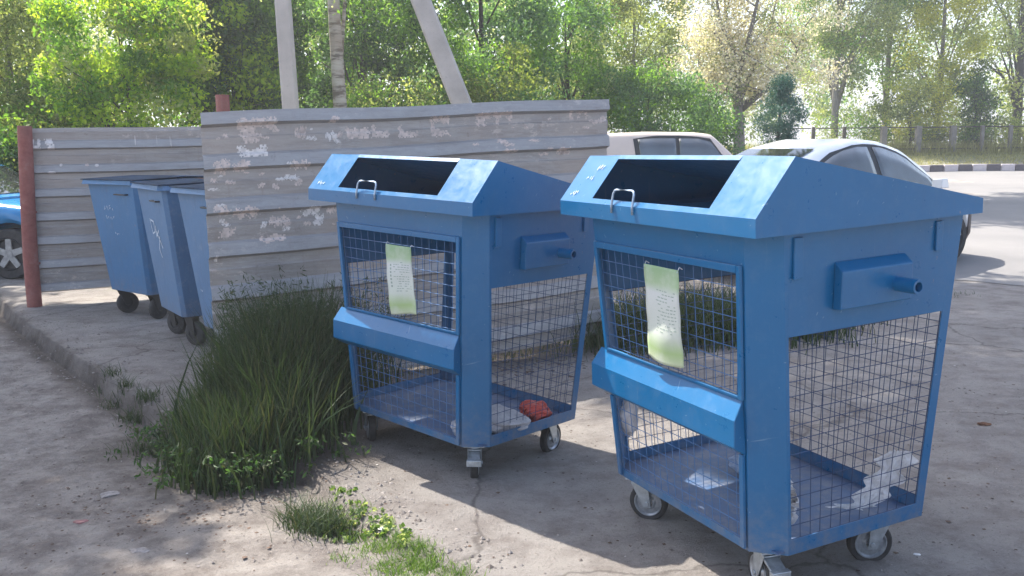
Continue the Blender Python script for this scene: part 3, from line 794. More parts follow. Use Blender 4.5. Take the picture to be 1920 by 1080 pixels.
def colof(u):
    p = FL + FD * u; d = np.array([p[0], p[1], 1.3 - CAMH]); return 960 + FPX * (d @ RGT) / (d @ FWD)
def uv_at(px, py):
    u = u_at(px); p = FL + FD * u; z = CAMH + 0
    d = ray(px, py); t = p[1] / d[1]; z = CAMH + d[2] * t
    return u, 1.765 + 0.043 * u - z
def scrap(px0, py0, px1, py1, mat, seed, parts=None):
    """a torn piece of paper stuck on the screen, given by its corners in the photo"""
    rng = random.Random(seed)
    u0, v0 = uv_at(px0, py0); u1, v1 = uv_at(px1, py1)
    nu = max(14, int((u1 - u0) / 0.008)); vv = []; per = 0.268
    for k in range(0, 9):
        for f in (0, 0.27, 0.34, 0.56, 0.60, 0.95):
            q = (k + f) * per
            if v0 < q < v1: vv.append(q)
    vv = sorted(vv + list(np.linspace(v0, v1, max(7, int((v1 - v0) / 0.008)))))
    cu, cv, ru, rv = (u0 + u1) / 2, (v0 + v1) / 2, (u1 - u0) / 2, (v1 - v0) / 2
    ph = [rng.uniform(0, 6.28) for _ in range(4)]
    keep = parts
    V = []; F = []; mp = {}
    def vid(i, j):
        if (i, j) not in mp:
            u = u0 + (u1 - u0) * i / nu; v = vv[j]
            u += rng.uniform(-.3, .3) * (u1 - u0) / nu
            mp[(i, j)] = len(V); V.append(screen_pt(u, v, 0.0028))
        return mp[(i, j)]
    for j in range(len(vv) - 1):
        for i in range(nu):
            a = (i + .5) / nu * 2 - 1; b = ((vv[j] + vv[j + 1]) / 2 - cv) / rv
            r = abs(a) ** 3 + abs(b) ** 3
            th = math.atan2(b, a)
            w1 = 0.16 * math.sin(a * 7 + ph[0] + b * 3) + 0.12 * math.sin(a * 17 + ph[1] - b * 9) + 0.08 * math.sin(b * 23 + a * 31 + ph[2])
            hole = math.sin(a * 11 + b * 6 + ph[3]) * math.sin(b * 13 - a * 5 + ph[0]) > 0.80
            if keep: ok = keep(a + w1 * .5, b + w1 * .6) and abs(b) < 1.0 - abs(w1) * .8 and abs(a) < 1 - abs(w1) * .6 and not hole
            else: ok = r < 0.55 + 0.35 * math.sin(th * 2 + ph[0]) + 2.2 * w1 and not hole
            if ok: F.append((vid(i, j), vid(i + 1, j), vid(i + 1, j + 1), vid(i, j + 1)))
    if not F: return
    o = mesh_np('torn_poster', V, F, mat); child_keep(o, scr)
PW, PP = MAT['paper_w'], MAT['paper']
scrap(447, 223, 525, 268, PP, 1, lambda a, b: (b < -0.15) or (-0.75 < a < 0.0))
scrap(447, 275, 505, 294, PW, 2, lambda a, b: b > -0.3 or abs(a) > 0.55)
scrap(556, 238, 577, 262, PP, 3); scrap(612, 245, 634, 264, PW, 4); scrap(616, 218, 640, 230, PP, 5)
scrap(650, 236, 696, 258, PP, 6, lambda a, b: b > -0.6 or a < -0.8)
scrap(697, 232, 732, 256, PP, 7, lambda a, b: a < -0.5 or b > 0.0); scrap(748, 232, 786, 256, PP, 8, lambda a, b: a < -0.55 or b > 0.15)
scrap(808, 216, 846, 256, PP, 9, lambda a, b: abs(b - a * 0.3) > 0.35 or a < -0.6); scrap(892, 212, 962, 236, PP, 10, lambda a, b: a < -0.7 or b < -0.4 or math.sin(a * 9) > 0.4)
scrap(400, 300, 432, 326, PP, 11); scrap(436, 302, 470, 322, PP, 12); scrap(545, 300, 582, 318, PP, 13); scrap(532, 328, 562, 338, PW, 14)
scrap(392, 385, 430, 402, PP, 15); scrap(432, 388, 482, 410, PP, 16); scrap(560, 386, 600, 402, PW, 17); scrap(500, 405, 540, 424, PP, 18)
scrap(580, 400, 606, 420, PW, 19); scrap(386, 355, 412, 359, PW, 20); scrap(940, 280, 968, 288, PP, 21); scrap(1040, 275, 1068, 288, PP, 22); scrap(985, 262, 1010, 266, PP, 23)
scrap(400, 430, 440, 445, PP, 24); scrap(480, 440, 530, 452, PP, 25); scrap(392, 480, 402, 492, PW, 26); scrap(1062, 208, 1100, 222, PP, 27, lambda a, b: math.sin(a * 8) > 0.2)
rs_ = random.Random(9)
for k in range(46):
    x = rs_.uniform(388, 640); y = rs_.choice([rs_.uniform(300, 345), rs_.uniform(382, 425), rs_.uniform(382, 425), rs_.uniform(225, 260)])
    w_ = rs_.uniform(5, 22); scrap(x, y, x + w_, y + w_ * rs_.uniform(.3, .8), rs_.choice([PP, PP, PW]), 100 + k)
for k in range(16):
    x = rs_.uniform(860, 1120); y = rs_.choice([rs_.uniform(212, 240), rs_.uniform(262, 290)])
    w_ = rs_.uniform(5, 26); scrap(x, y, x + w_, y + w_ * rs_.uniform(.25, .6), PP, 200 + k)
# small red-brown post top rising behind the screen
q = at(417, 186, 6.2); mb = MB()
mb.tube([(q[0], q[1], 0), (q[0], q[1], at(417, 178, 6.2)[2])], 0.045, 12)
tag(mb.build('fence_post', MAT['post'], None, smooth=True, auto=0.8), 'rusty red post top just showing above the left end of the taller metal screen', 'post')
# lower screen at the left with its red-brown post
P0 = G(66, 573)[:2]; LD = np.array([2.48, 1.0]); LD /= np.linalg.norm(LD); LN = np.array([LD[1], -LD[0]])
z0 = float(terr(*P0)); ztl = at(60, 241, P0[1])[2]
def lscreen_pt(u, v, off=0): return screen_pt(u, v, off, P0 + LD * 0.06, LD, LN, ztl, 0.012, 0.232, 0.5, 0.1)
scl = empty('metal_screen', (P0[0], P0[1], z0), 0, 'lower corrugated metal screen behind the row of dumpsters, joined to the red post', 'fence')
o = screen_sheet('corrugated_panel', None, lscreen_pt, 5.4, ztl - z0 - 0.13, 0.232, MAT['sheet'], 0.08, 0.1)
child_keep(o, scl)
rngp = random.Random(4)
def lscrap(px0, py0, px1, py1, mat, seed, keep=None):
    rng = random.Random(seed)
    def uv(px, py):
        d = ray(px, py); o_ = np.array([0, 0, CAMH]); n = LN; t = ((P0 - o_[:2]) @ n) / (d[:2] @ n); p = o_ + d * t
        return (p[:2] - P0 - LD * 0.06) @ LD, p[2]
    u0, za = uv(px0, py0); u1, zb_ = uv(px1, py1); v0 = ztl - za; v1 = ztl - zb_
    nu, nv = 12, 8; V = []; F = []
    for j in range(nv + 1):
        for i in range(nu + 1): V.append(lscreen_pt(u0 + (u1 - u0) * (i + rng.uniform(-.25, .25)) / nu, v0 + (v1 - v0) * j / nv, 0.010))
    for j in range(nv):
        for i in range(nu):
            a = (i + .5) / nu * 2 - 1; b = (j + .5) / nv * 2 - 1
            if (keep(a, b) if keep else abs(a) ** 2 + abs(b) ** 2 < 1) and rng.random() > .06:
                F.append((j * (nu + 1) + i, j * (nu + 1) + i + 1, (j + 1) * (nu + 1) + i + 1, (j + 1) * (nu + 1) + i))
    o = mesh_np('torn_poster', V, F, mat); child_keep(o, scl)
lscrap(58, 261, 78, 281, PW, 1, lambda a, b: abs(a) > 0.35 or b > 0.3)
lscrap(80, 261, 108, 281, PW, 2, lambda a, b: abs(a - b * .3) < 0.55)
for k, (x, y, w_) in enumerate([(318, 258, 2), (320, 262, 2), (293, 256, 2), (252, 256, 3), (160, 308, 8), (178, 309, 8), (112, 308, 6), (90, 322, 16)]):
    lscrap(x, y, x + w_, y + (18 if w_ < 4 else 5), PW if k != 4 else PP, 5 + k)
mb = MB(); a = at(46, 236, P0[1] - 0.05); b_ = at(66, 575, P0[1] - 0.05)
mb.tube([(b_[0] - .005, P0[1] - 0.05, z0 - 0.1), (b_[0], P0[1] - .05, z0 + 0.5), ((a[0] + b_[0]) / 2 - .01, P0[1] - .05, 1.0), (a[0], P0[1] - 0.05, a[2])], [0.068, 0.068, 0.066, 0.064], 20)
for z in (0.45, 0.95): mb.lathe((b_[0] * (1 - z / 2.4) + a[0] * z / 2.4, P0[1] - .05, z), (0, 0, 1), [(0, .066), (0, .072), (.02, .072), (.02, .066)], 20)
tag(mb.build('fence_post', MAT['post'], None, smooth=True, auto=0.8), 'leaning red-brown round post at the free end of the lower metal screen', 'post')

# ------------------------------------------------------------------ dumpsters
def dumpster(cx, cy, yaw, label, paint, seed, htop=1.25, writing=None):
    z0 = float(terr(cx, cy)); root = empty('dumpster', (cx, cy, z0), yaw, label, 'dumpster', 'old blue steel dumpsters in a row')
    rng = random.Random(seed)
    wt, wb, ft, bt, fb, bb_, zb0 = 0.41, 0.335, -0.09, 0.86, 0.02, 0.74, 0.235
    b = MB(); n = 6
    def ring(t):
        z = zb0 + (htop - zb0) * t; w = wb + (wt - wb) * t; f = fb + (ft - fb) * t; k = bb_ + (bt - bb_) * t; c = 0.03
        return [(-w + c, f, z), (w - c, f, z), (w, f + c, z), (w, k - c, z), (w - c, k, z), (-w + c, k, z), (-w, k - c, z), (-w, f + c, z)]
    R = [ring(i / n) for i in range(n + 1)]
    for r0, r1 in zip(R[:-1], R[1:]):
        for i in range(8): b.quad(r0[i], r0[(i + 1) % 8], r1[(i + 1) % 8], r1[i])
    b.poly(R[0][::-1])
    body = b.build('body', paint, root, bevel=0.004, solid=0.004, solid_off=-1)
    # folded rim
    r = MB(); t1 = ring(1.0); cxm, cym = 0, (ft + bt) / 2
    def grow(p, g, z): return (p[0] * (1 + g / wt), cym + (p[1] - cym) * (1 + g / 0.475), z)
    for i in range(8):
        a, c = t1[i], t1[(i + 1) % 8]
        r.hexa([grow(a, .004, htop - .035), grow(c, .004, htop - .035), grow(c, .026, htop - .035), grow(a, .04, htop - .035),
                grow(a, .004, htop), grow(c, .004, htop), grow(c, .026, htop), grow(a, .026, htop)])
    r.build('rim', paint, root, bevel=0.003)
    # two-leaf low pitched lid
    for (ya, yb_, zA, zB) in ((ft - .035, 0.38, htop + .003, htop + .022), (0.385, bt + .035, htop + .022, htop + .003)):
        l = MB(); l.hexa([(-wt - .03, ya, zA), (wt + .03, ya, zA), (wt + .03, yb_, zB), (-wt - .03, yb_, zB),
                (-wt - .03, ya, zA + .008), (wt + .03, ya, zA + .008), (wt + .03, yb_, zB + .008), (-wt - .03, yb_, zB + .008)], 0 if ya < 0 else 1)
        l.build('lid', [MAT['old_lid'], MAT['brown'] if seed > 1 else MAT['old_lid']], root, bevel=0.004)
    for s in (-1, 1):
        hb = MB(); hb.box(s * (wt - 0.012) + (0 if s > 0 else -.05), s * (wt - 0.012) + (.05 if s > 0 else 0), 0.2, 0.5, 0.62, 0.82)
        hb = hb.build('lifting_bracket', paint, root, bevel=0.004)
        pn = MB(); pn.lathe((s * wt, 0.35, 0.74), (s, 0, 0), [(0, 0), (0, .025), (.12, .025), (.12, 0)], 14); pn.build('lifting_pin', paint, hb)
    gh = MB(); gz = htop - 0.12; gy = yfront = ft + (fb - ft) * 0.13 - 0.0
    gh.tube([(0.10, gy + .005, gz), (0.10, gy - .03, gz), (0.28, gy - .03, gz), (0.28, gy + .005, gz)], 0.007, 8)
    gh.build('handle', MAT['dark'], root)
    def PF(u, v, o): t = (v - zb0) / (htop - zb0); return (u, fb + (ft - fb) * t - o - .001, v)
    if writing: scribble('chalk_marks', PF, writing(rng), root, MAT['white_mark'], 0.006 if seed == 2 else 0.002)
    for (x, y) in ((-0.27, 0.10), (0.27, 0.10), (-0.27, 0.66), (0.27, 0.66)):
        ca = bpy.data.objects.new('wheel', None); COL.objects.link(ca); ca.parent = root; ca.location = (x, y, 0)
        ca.rotation_euler = (0, 0, rad(rng.choice((30, 60, 75, 100)))); ca.empty_display_size = 0.05
        w = MB(); Rr = 0.098; w.lathe((0.04, -0.025, Rr), (0, 1, 0), [(0, .05), (0, .08), (.006, Rr - .004), (.012, Rr), (.038, Rr), (.044, Rr - .004), (.05, .08), (.05, .05), (0, .05)], 24)
        w.build('tyre', MAT['rubber'], ca, smooth=True, auto=0.7)
        w = MB(); w.lathe((0.04, -0.026, Rr), (0, 1, 0), [(0, 0), (0, .02), (.008, .025), (.008, .045), (0, .05), (.052, .05), (.044, .045), (.044, .025), (.052, .02), (.052, 0)], 20)
        w.build('rim', MAT['dark'], ca, smooth=True, auto=0.6)
        k = MB(); k.box(-.05, .05, -.045, .045, .222, .234)
        for s in (-1, 1):
            k.hexa([(.02, s * .032 - .003, Rr - .015), (.06, s * .032 - .003, Rr - .015), (.06, s * .032 + .003, Rr - .015), (.02, s * .032 + .003, Rr - .015),
                    (-.04, s * .032 - .003, .2215), (.045, s * .032 - .003, .2215), (.045, s * .032 + .003, .2215), (-.04, s * .032 + .003, .2215)])
        k.build('fork', MAT['dark'], ca)
    return root
dumpster(-3.50, 8.06, rad(-38), 'blue dumpster farthest left in the row, chalk scribbles on its front', MAT['old_blue'], 1,
         writing=lambda r: handwriting(r, -0.16, 0.98, 4, 0.05) + handwriting(r, -0.16, 0.90, 5, 0.035) + handwriting(r, -0.05, 0.76, 3, 0.03))
dumpster(-2.75, 7.07, rad(-55), 'middle dumpster of the row, with bold white paint scrawl and rusty lid', MAT['old_blue_b'], 2,
         writing=lambda r: [[(-.12, .98), (-.10, .86), (-.02, .88), (-.02, .96), (-.10, .97)], [(.0, .90), (.10, .80), (.13, .76)], [(.02, .93), (.0, .84), (.10, .9)], [(.09, .85), (.02, .74), (.06, .68)]])
dumpster(-2.09, 6.25, rad(-50), 'dumpster half hidden behind the taller metal screen, pale faded front', MAT['old_blue_b'], 3, writing=lambda r: handwriting(r, -.25, .5, 2, .03))

# ------------------------------------------------------------------ utility pole with strut
q = at(545, 190, 11.0); t = at(531, 0, 11.0); dx = (t[0] - q[0]) / (t[2] - q[2])
root = empty('utility_pole', (q[0] - dx * q[2], 11.0, float(terr(q[0], 11.0))), 0, 'grey concrete utility pole with a slanting concrete brace behind the metal screen', 'utility pole')
def taper_box(p0, p1, w0, w1, name):
    mb = MB(); p0 = Vector(p0); p1 = Vector(p1)
    V = []
    for p, w in ((p0, w0), (p1, w1)):
        c = w * 0.2
        V.append([(p.x + a, p.y + b, p.z) for a, b in ((-w + c, -w), (w - c, -w), (w, -w + c), (w, w - c), (w - c, w), (-w + c, w), (-w, w - c), (-w, -w + c))])
    for i in range(8): mb.quad(V[0][i], V[0][(i + 1) % 8], V[1][(i + 1) % 8], V[1][i])
    mb.poly(V[0][::-1]); mb.poly(V[1])
    return mb.build(name, MAT['pole'], None)
zt = 8.2
child_keep(taper_box((q[0] - dx * q[2], 11, -0.3), (q[0] + dx * (zt - q[2]), 11, zt), 0.092, 0.072, 'shaft'), root)
s1 = at(864, 190, 11.2); s2 = at(789, 0, 11.2); sdx = (s2[0] - s1[0]) / (s2[2] - s1[2])
ztop = 7.2
child_keep(taper_box((s1[0] - sdx * s1[2], 11.2, 0), (s1[0] + sdx * (ztop - s1[2]), 11.2, ztop), 0.14, 0.10, 'brace'), root)

# ------------------------------------------------------------------ vegetation
def leaves_np(rng, centers, radii, n_per, size, squash=0.8, droop=0.0, aspect=0.55):
    """random leaf quads in gaussian clumps"""
    C = np.repeat(np.asarray(centers, float), n_per, 0); Rr = np.repeat(np.asarray(radii, float), n_per)
    n = len(C)
    d = rng.normal(size=(n, 3)); d /= np.linalg.norm(d, axis=1)[:, None]
    r = rng.random(n) ** 0.45
    P = C + d * (Rr * r)[:, None] * np.array([1, 1, squash])
    if droop: P[:, 2] -= droop * rng.random(n) ** 2 * Rr
    s = size * (0.55 + 0.9 * rng.random(n))
    u = rng.normal(size=(n, 3)); u[:, 2] -= 0.4; u /= np.linalg.norm(u, axis=1)[:, None]
    w = rng.normal(size=(n, 3)); w -= (w * u).sum(1)[:, None] * u; w /= np.linalg.norm(w, axis=1)[:, None]
    nn = np.cross(u, w)
    u *= s[:, None]; w *= (s * aspect)[:, None]
    V = np.stack([P - u * 0.5, P + w * 0.5 - u * 0.05 + nn * (s * .08)[:, None], P + u * 0.55, P - w * 0.5 - u * 0.05 + nn * (s * .08)[:, None]], 1).reshape(-1, 3)
    F = np.arange(4 * n).reshape(-1, 4)
    return V, F
def tree(name, label, x, y, h, base, rx, ry, nclump, nper, size, leafm, barkm, seed, tr=0.12, cr=(0.35, 0.75), lean=(0, 0), cat='tree', group=None, limbs=9, squash=0.75, droop=0, trunk_top=0.8, ry_scale=None, z_ground=None, multi=0, hollow=0.25, extra=None):
    rng = np.random.default_rng(seed)
    z0 = float(terr(x, y)) if z_ground is None else z_ground
    root = empty(name, (x, y, z0), 0, label, cat, group)
    # crown clumps inside an ellipsoid between base and h
    cz = (base + h) / 2; rz = (h - base) / 2
    pts = []
    while len(pts) < nclump:
        p = rng.uniform(-1, 1, 3)
        r = np.linalg.norm(p)
        if r < 1 and r > hollow: pts.append(p)
    pts = np.array(pts)
    C = np.stack([pts[:, 0] * rx + lean[0] * (cz + pts[:, 2] * rz), pts[:, 1] * ry + lean[1] * cz, cz + pts[:, 2] * rz], 1)
    rad_ = rng.uniform(cr[0], cr[1], nclump)
    V, F = leaves_np(rng, C, rad_, nper, size, squash, droop)
    lm = leafm if isinstance(leafm, list) else [leafm]
    cl = rng.integers(0, len(lm), nclump); mi = np.repeat(cl, nper)
    for (ex, ey, ez, erx, ery, erz, en, ep, es) in (extra or []):
        q = rng.normal(size=(en, 3)); q /= np.linalg.norm(q, axis=1)[:, None]; q *= (rng.random(en) ** 0.4)[:, None]
        EC = np.array([ex - x, ey - y, ez - z0]) + q * np.array([erx, ery, erz])
        V2, F2 = leaves_np(rng, EC, rng.uniform(0.5, 1.0, en) * min(.9, erx * .55), ep, es, 0.8)
        F = np.concatenate([F, F2 + len(V)]); V = np.concatenate([V, V2])
        mi = np.concatenate([mi, np.repeat(rng.integers(0, len(lm), en), ep)])
    mesh_np('crown', V, F, lm, root, midx=mi)
    mb = MB()
    pyr = random.Random(seed)
    stems = 1 + multi
    for sidx in range(stems):
        bx = 0 if sidx == 0 else pyr.uniform(-.4, .4); by = 0 if sidx == 0 else pyr.uniform(-.3, .3)
        lx = lean[0] + (0 if sidx == 0 else pyr.uniform(-.15, .15))
        T = [(bx + lx * h * t + 0.06 * math.sin(5 * t + seed), by + lean[1] * h * t + 0.05 * math.cos(4 * t + seed), h * t) for t in np.linspace(0, trunk_top, 8)]
        T[0] = (bx, by, -0.15)
        mb.tube(T, [tr * (1 - 0.85 * i / 7) for i in range(8)], 10)
    if extra:
        for (ex, ey, ez, erx, ery, erz, en, ep, es) in extra:
            for _ in range(7):
                e = np.array([ex - x, ey - y, ez - z0]) + rng.normal(size=3) * np.array([erx, ery, erz]) * 0.5
                a = np.array([lean[0] * h * .7, lean[1] * h * .7, h * .7]); m_ = (a + e) / 2 + rng.normal(size=3) * .2
                mb.tube([a, m_, e], [tr * .22, tr * .12, .012], 6)
    idx = rng.choice(nclump, min(limbs, nclump), replace=False)
    for k in idx:
        c = C[k]; t = min(max((c[2] - 0.3 * (h - base)) / h, 0.12), trunk_top * 0.9)
        a = np.array([lean[0] * h * t, lean[1] * h * t, h * t]); b = c
        m_ = (a + b) / 2 + np.array([0, 0, 0.15]) + rng.normal(size=3) * 0.08
        rr = tr * (1 - 0.8 * t) * 0.38
        mb.tube([a, m_, b], [rr, rr * 0.6, 0.008], 6)
        for _ in range(3):
            e = b + rng.normal(size=3) * 0.4; mb.tube([m_, (m_ + e) / 2 + rng.normal(size=3) * .05, e], [rr * .4, rr * .25, 0.004], 5)
    mb.build('trunk', barkm, root, smooth=True)
    return root
def tp(px, Y):  # x of a photo column at distance Y
    return at(px, 250, Y)[0]
def put(name, label, px, Y, pytop, pybase, halfpx, leafm, barkm, seed, ry=1.2, dens=1.0, size=0.08, **kw):
    """a tree whose crown fills given photo rows"""
    x = tp(px, Y); z0 = float(terr(x, Y))
    h = at(px, pytop, Y)[2] - z0; base = max(0.1, at(px, pybase, Y)[2] - z0)
    rx = halfpx / FPX * Y
    cr0, cr1 = kw.pop('cr', (0.3, 0.6))
    vol = rx * ry * (h - base)
    ncl = int(kw.pop('ncl', max(18, 9 * vol)))
    nper = int(kw.pop('nper', 260) * dens)
    return tree(name, label, x, Y, h, base, rx, ry, ncl, nper, size, leafm, barkm, seed, cr=(cr0, cr1), **kw)
L_ = MAT
# left group
put('willow_tree', 'tall olive-green drooping tree at the left edge of the photo', 20, 14.5, -200, 250, 150, [L_['lf_olive'], L_['lf_mid'], L_['lf_pale']], L_['bark'], 11, ry=1.2, size=0.06, droop=1.6, ncl=70, nper=420)
put('maple_tree', 'bright yellow-green young maple behind the lower metal screen', 240, 12.7, -50, 250, 150, [L_['lf_bright'], L_['lf_bright'], L_['lf_mid'], L_['lf_pale'], L_['lf_mid']], L_['bark_dark'], 12, ry=0.5, size=0.07, ncl=74, nper=230, cr=(.2, .5), tr=0.05)
put('maple_tree', 'mid green leafy tree right of the yellow-green maple, behind the lower screen', 385, 14.6, -110, 250, 110, [L_['lf_mid'], L_['lf_dark'], L_['lf_bright']], L_['bark_dark'], 13, ry=0.8, size=0.08, ncl=60, nper=300, tr=0.09)
put('linden_tree', 'dark green dense tree left of the upright utility pole', 470, 15.5, -260, 280, 95, [L_['lf_dark'], L_['lf_mid'], L_['lf_mid']], L_['bark_dark'], 14, ry=1.3, size=0.08, ncl=80, nper=380, tr=0.1)
put('shrub', 'green bush growing beside the red-brown post and blue car', 20, 12.6, 240, 400, 75, [L_['lf_mid'], L_['lf_olive'], L_['lf_dark']], L_['bark_dark'], 15, ry=0.5, size=0.06, ncl=40, nper=320, tr=0.03, cat='bush')
put('shrub', 'olive bushes low behind the left end of the lower screen', 110, 14.0, 150, 330, 110, [L_['lf_olive'], L_['lf_pale'], L_['lf_mid']], L_['bark_dark'], 16, ry=0.6, size=0.06, ncl=45, nper=300, tr=0.03, cat='bush')
# dead leaning branch
a = at(105, 135, 13.0); b_ = at(200, 225, 13.0); c = at(265, 330, 13.0)
mb = MB(); mb.tube([a, (a + b_) / 2 + np.array([0, 0, -.05]), b_, c, (c[0] + .1, c[1], float(terr(c[0], 13)) - .1)], [.035, .05, .065, .085, .1], 8)
mb.tube([b_, b_ + np.array([-.05, 0, .6])], [.035, .01], 6); mb.tube([a, a + np.array([-.3, 0, .12])], [.03, .008], 6)
tag(mb.build('dead_tree', MAT['bark_dark'], None, smooth=True), 'bare dark leaning dead trunk among the yellow-green leaves at the left', 'tree')
# birch: trunk visible, hanging foliage
bx = tp(640, 14.0)
tree('birch_tree', 'white-barked birch right of the upright utility pole, pale hanging leaves', bx, 14.0, 11.5, 2.6, 1.5, 1.3, 55, 260, 0.055, [L_['lf_grey'], L_['lf_olive'], L_['lf_mid']], L_['birch'], 21, tr=0.125, cr=(0.3, 0.6), droop=1.8, trunk_top=0.95, limbs=4,
     extra=[(-4.4, 9.95, 12.5, .55, .45, .6, 24, 150, .14), (-3.1, 9.45, 12.2, .95, .55, .7, 32, 150, .16), (-3.9, 13.5, 15.5, 2.6, 2.8, 3.2, 90, 170, 0.2), (-1.0, 14.2, 13.5, 2.0, 1.9, 2.5, 48, 170, 0.2)])  # unseen high clumps added to shade the nearer bin and the ground beside it
# centre
put('linden_tree', 'deep green tree between the birch and the slanting concrete brace', 690, 17.5, -240, 300, 125, [L_['lf_dark'], L_['lf_blue'], L_['lf_mid']], L_['bark_dark'], 22, ry=1.5, size=0.08, ncl=85, nper=340, tr=0.12)
put('shrub', 'sunlit pale bushes low behind the screen, left of the slanting brace', 735, 15.5, 150, 260, 95, [L_['lf_pale'], L_['lf_olive'], L_['lf_mid']], L_['bark_dark'], 23, ry=0.7, size=0.055, ncl=28, nper=260, tr=0.03, cat='bush')
put('linden_tree', 'bluish green broad tree right of the slanting concrete brace', 900, 18.5, -240, 300, 140, [L_['lf_blue'], L_['lf_mid'], L_['lf_blue'], L_['lf_dark']], L_['bark_dark'], 24, ry=1.5, size=0.08, ncl=90, nper=340, tr=0.12, extra=[(3.6, 22.5, 12.5, 3.0, 2.8, 2.4, 80, 160, 0.22)])  # unseen high crown clump added to shade the road
put('shrub', 'mid green bushes above the middle of the taller metal screen', 930, 16.0, 90, 290, 120, [L_['lf_mid'], L_['lf_olive'], L_['lf_blue']], L_['bark_dark'], 25, ry=0.7, size=0.06, ncl=36, nper=300, tr=0.03, cat='bush')
put('linden_tree', 'soft green tree above the right end of the taller screen', 1065, 20.5, -60, 320, 100, [L_['lf_blue'], L_['lf_mid'], L_['lf_grey']], L_['bark_dark'], 26, ry=1.4, size=0.08, ncl=62, nper=300, tr=0.1, extra=[(4.5, 24.0, 11.5, 3.2, 3.0, 2.2, 70, 150, 0.24)])  # another unseen crown clump, added for more shade over the road
put('birch_tree', 'pale yellow-green tree with thin leaves left of the blossoming tree', 1190, 25.0, -120, 200, 110, [L_['lf_pale'], L_['lf_grey'], L_['lf_olive']], L_['bark'], 27, ry=1.4, size=0.075, ncl=100, nper=260, tr=0.08)
put('shrub', 'large rounded green bush behind the beige car', 1215, 19.5, 120, 330, 120, [L_['lf_blue'], L_['lf_mid'], L_['lf_blue']], L_['bark_dark'], 28, ry=0.9, size=0.07, ncl=60, nper=300, tr=0.04, cat='bush')
put('shrub', 'dark green bush under the blossoming tree', 1325, 21.0, 175, 330, 60, [L_['lf_blue'], L_['lf_dark']], L_['bark_dark'], 29, ry=0.7, size=0.07, ncl=26, nper=260, tr=0.04, cat='bush')
# blossoming tree with ascending limbs
def blossom_tree():
    Y = 22.5; x = tp(1388, Y); z0 = float(terr(x, Y)); rng = np.random.default_rng(31)
    root = empty('blossom_tree', (x, Y, z0), 0, 'whitish blossoming tree with grey fanning limbs behind the two cars', 'tree')
    mb = MB(); tips = []
    def px2(px, py, dy=0): p = at(px, py, Y); return np.array([p[0] - x, dy, p[2] - z0])
    mb.tube([(0, 0, -.2), px2(1386, 260), px2(1384, 200), px2(1382, 150)], [.16, .14, .13, .11], 10)
    arms = [((1382, 170), (1360, 110), (1335, 70)), ((1382, 160), (1380, 90), (1370, 20), (1368, -60)), ((1382, 150), (1398, 80), (1412, 0), (1420, -60)),
            ((1386, 190), (1420, 120), (1452, 60), (1475, -20)), ((1386, 210), (1425, 175), (1455, 150)), ((1384, 190), (1350, 150), (1318, 120)), ((1384, 120), (1345, 40), (1330, -30)), ((1386, 200), (1440, 170), (1500, 110), (1530, 40))]
    for k, A in enumerate(arms):
        P = [px2(a, b, (i * 0.25) * (1 if k % 2 else -1)) for i, (a, b) in enumerate(A)]
        n = len(P); mb.tube(P, [0.075 * (1 - 0.8 * i / (n - 1)) for i in range(n)], 7)
        for i in range(n - 1):
            for s in np.linspace(0.1, 1, 5):
                b = P[i] * (1 - s) + P[i + 1] * s; e = b + rng.normal(size=3) * np.array([.45, .4, .3]) + np.array([0, 0, .3])
                mb.tube([b, (b + e) / 2 + rng.normal(size=3) * .05, e], [.02, .012, .005], 5); tips += [e, (b + e) / 2]
                e2 = e + rng.normal(size=3) * .35; mb.tube([e, e2], [.007, .003], 4); tips.append(e2)
    mb.build('trunk', MAT['bark'], root, smooth=True)
    tips = np.array(tips)
    extra = np.stack([rng.uniform(-1.9, 2.6, 60), rng.uniform(-.9, .9, 60), rng.uniform(2.0, 6.0, 60)], 1)
    C = np.concatenate([tips, extra]); V, F = leaves_np(rng, C, rng.uniform(.25, .5, len(C)), 85, 0.055, 0.9, 0, 0.8)
    mi = np.repeat((rng.random(len(C)) < 0.2).astype(int), 85)
    mesh_np('crown', V, F, [MAT['blossom'], MAT['lf_grey']], root, midx=mi)
blossom_tree()
# small bluish conifer
def conifer():
    Y = 17.0; x = tp(1452, Y); z0 = float(terr(x, Y)); h = at(1462, 138, Y)[2] - z0; rng = np.random.default_rng(8)
    root = empty('conifer', (x, Y, z0), 0, 'small dark bluish-green conifer standing behind the white car roof', 'tree')
    C = []
    for t in np.linspace(0.08, 1, 46):
        r = (0.50 * (1.0 - t) ** 0.45 + .06) * (1 + .45 * math.sin(t * 19)) 
        for _ in range(4):
            a = rng.uniform(0, 6.28); C.append((r * 0.75 * math.cos(a) + 0.14 * t, r * .75 * math.sin(a), h * t * rng.uniform(.93, 1.02)))
    C = np.array(C); V, F = leaves_np(rng, C, rng.uniform(.14, .27, len(C)), 110, 0.055, 0.6, .4, .25)
    mesh_np('crown', V, F, MAT['lf_spruce'], root)
    mb = MB(); mb.tube([(0, 0, -.1), (.06, 0, h * .5), (.12, 0, h * .95)], [.05, .035, .01], 8); mb.build('trunk', MAT['bark_dark'], root, smooth=True)
conifer()
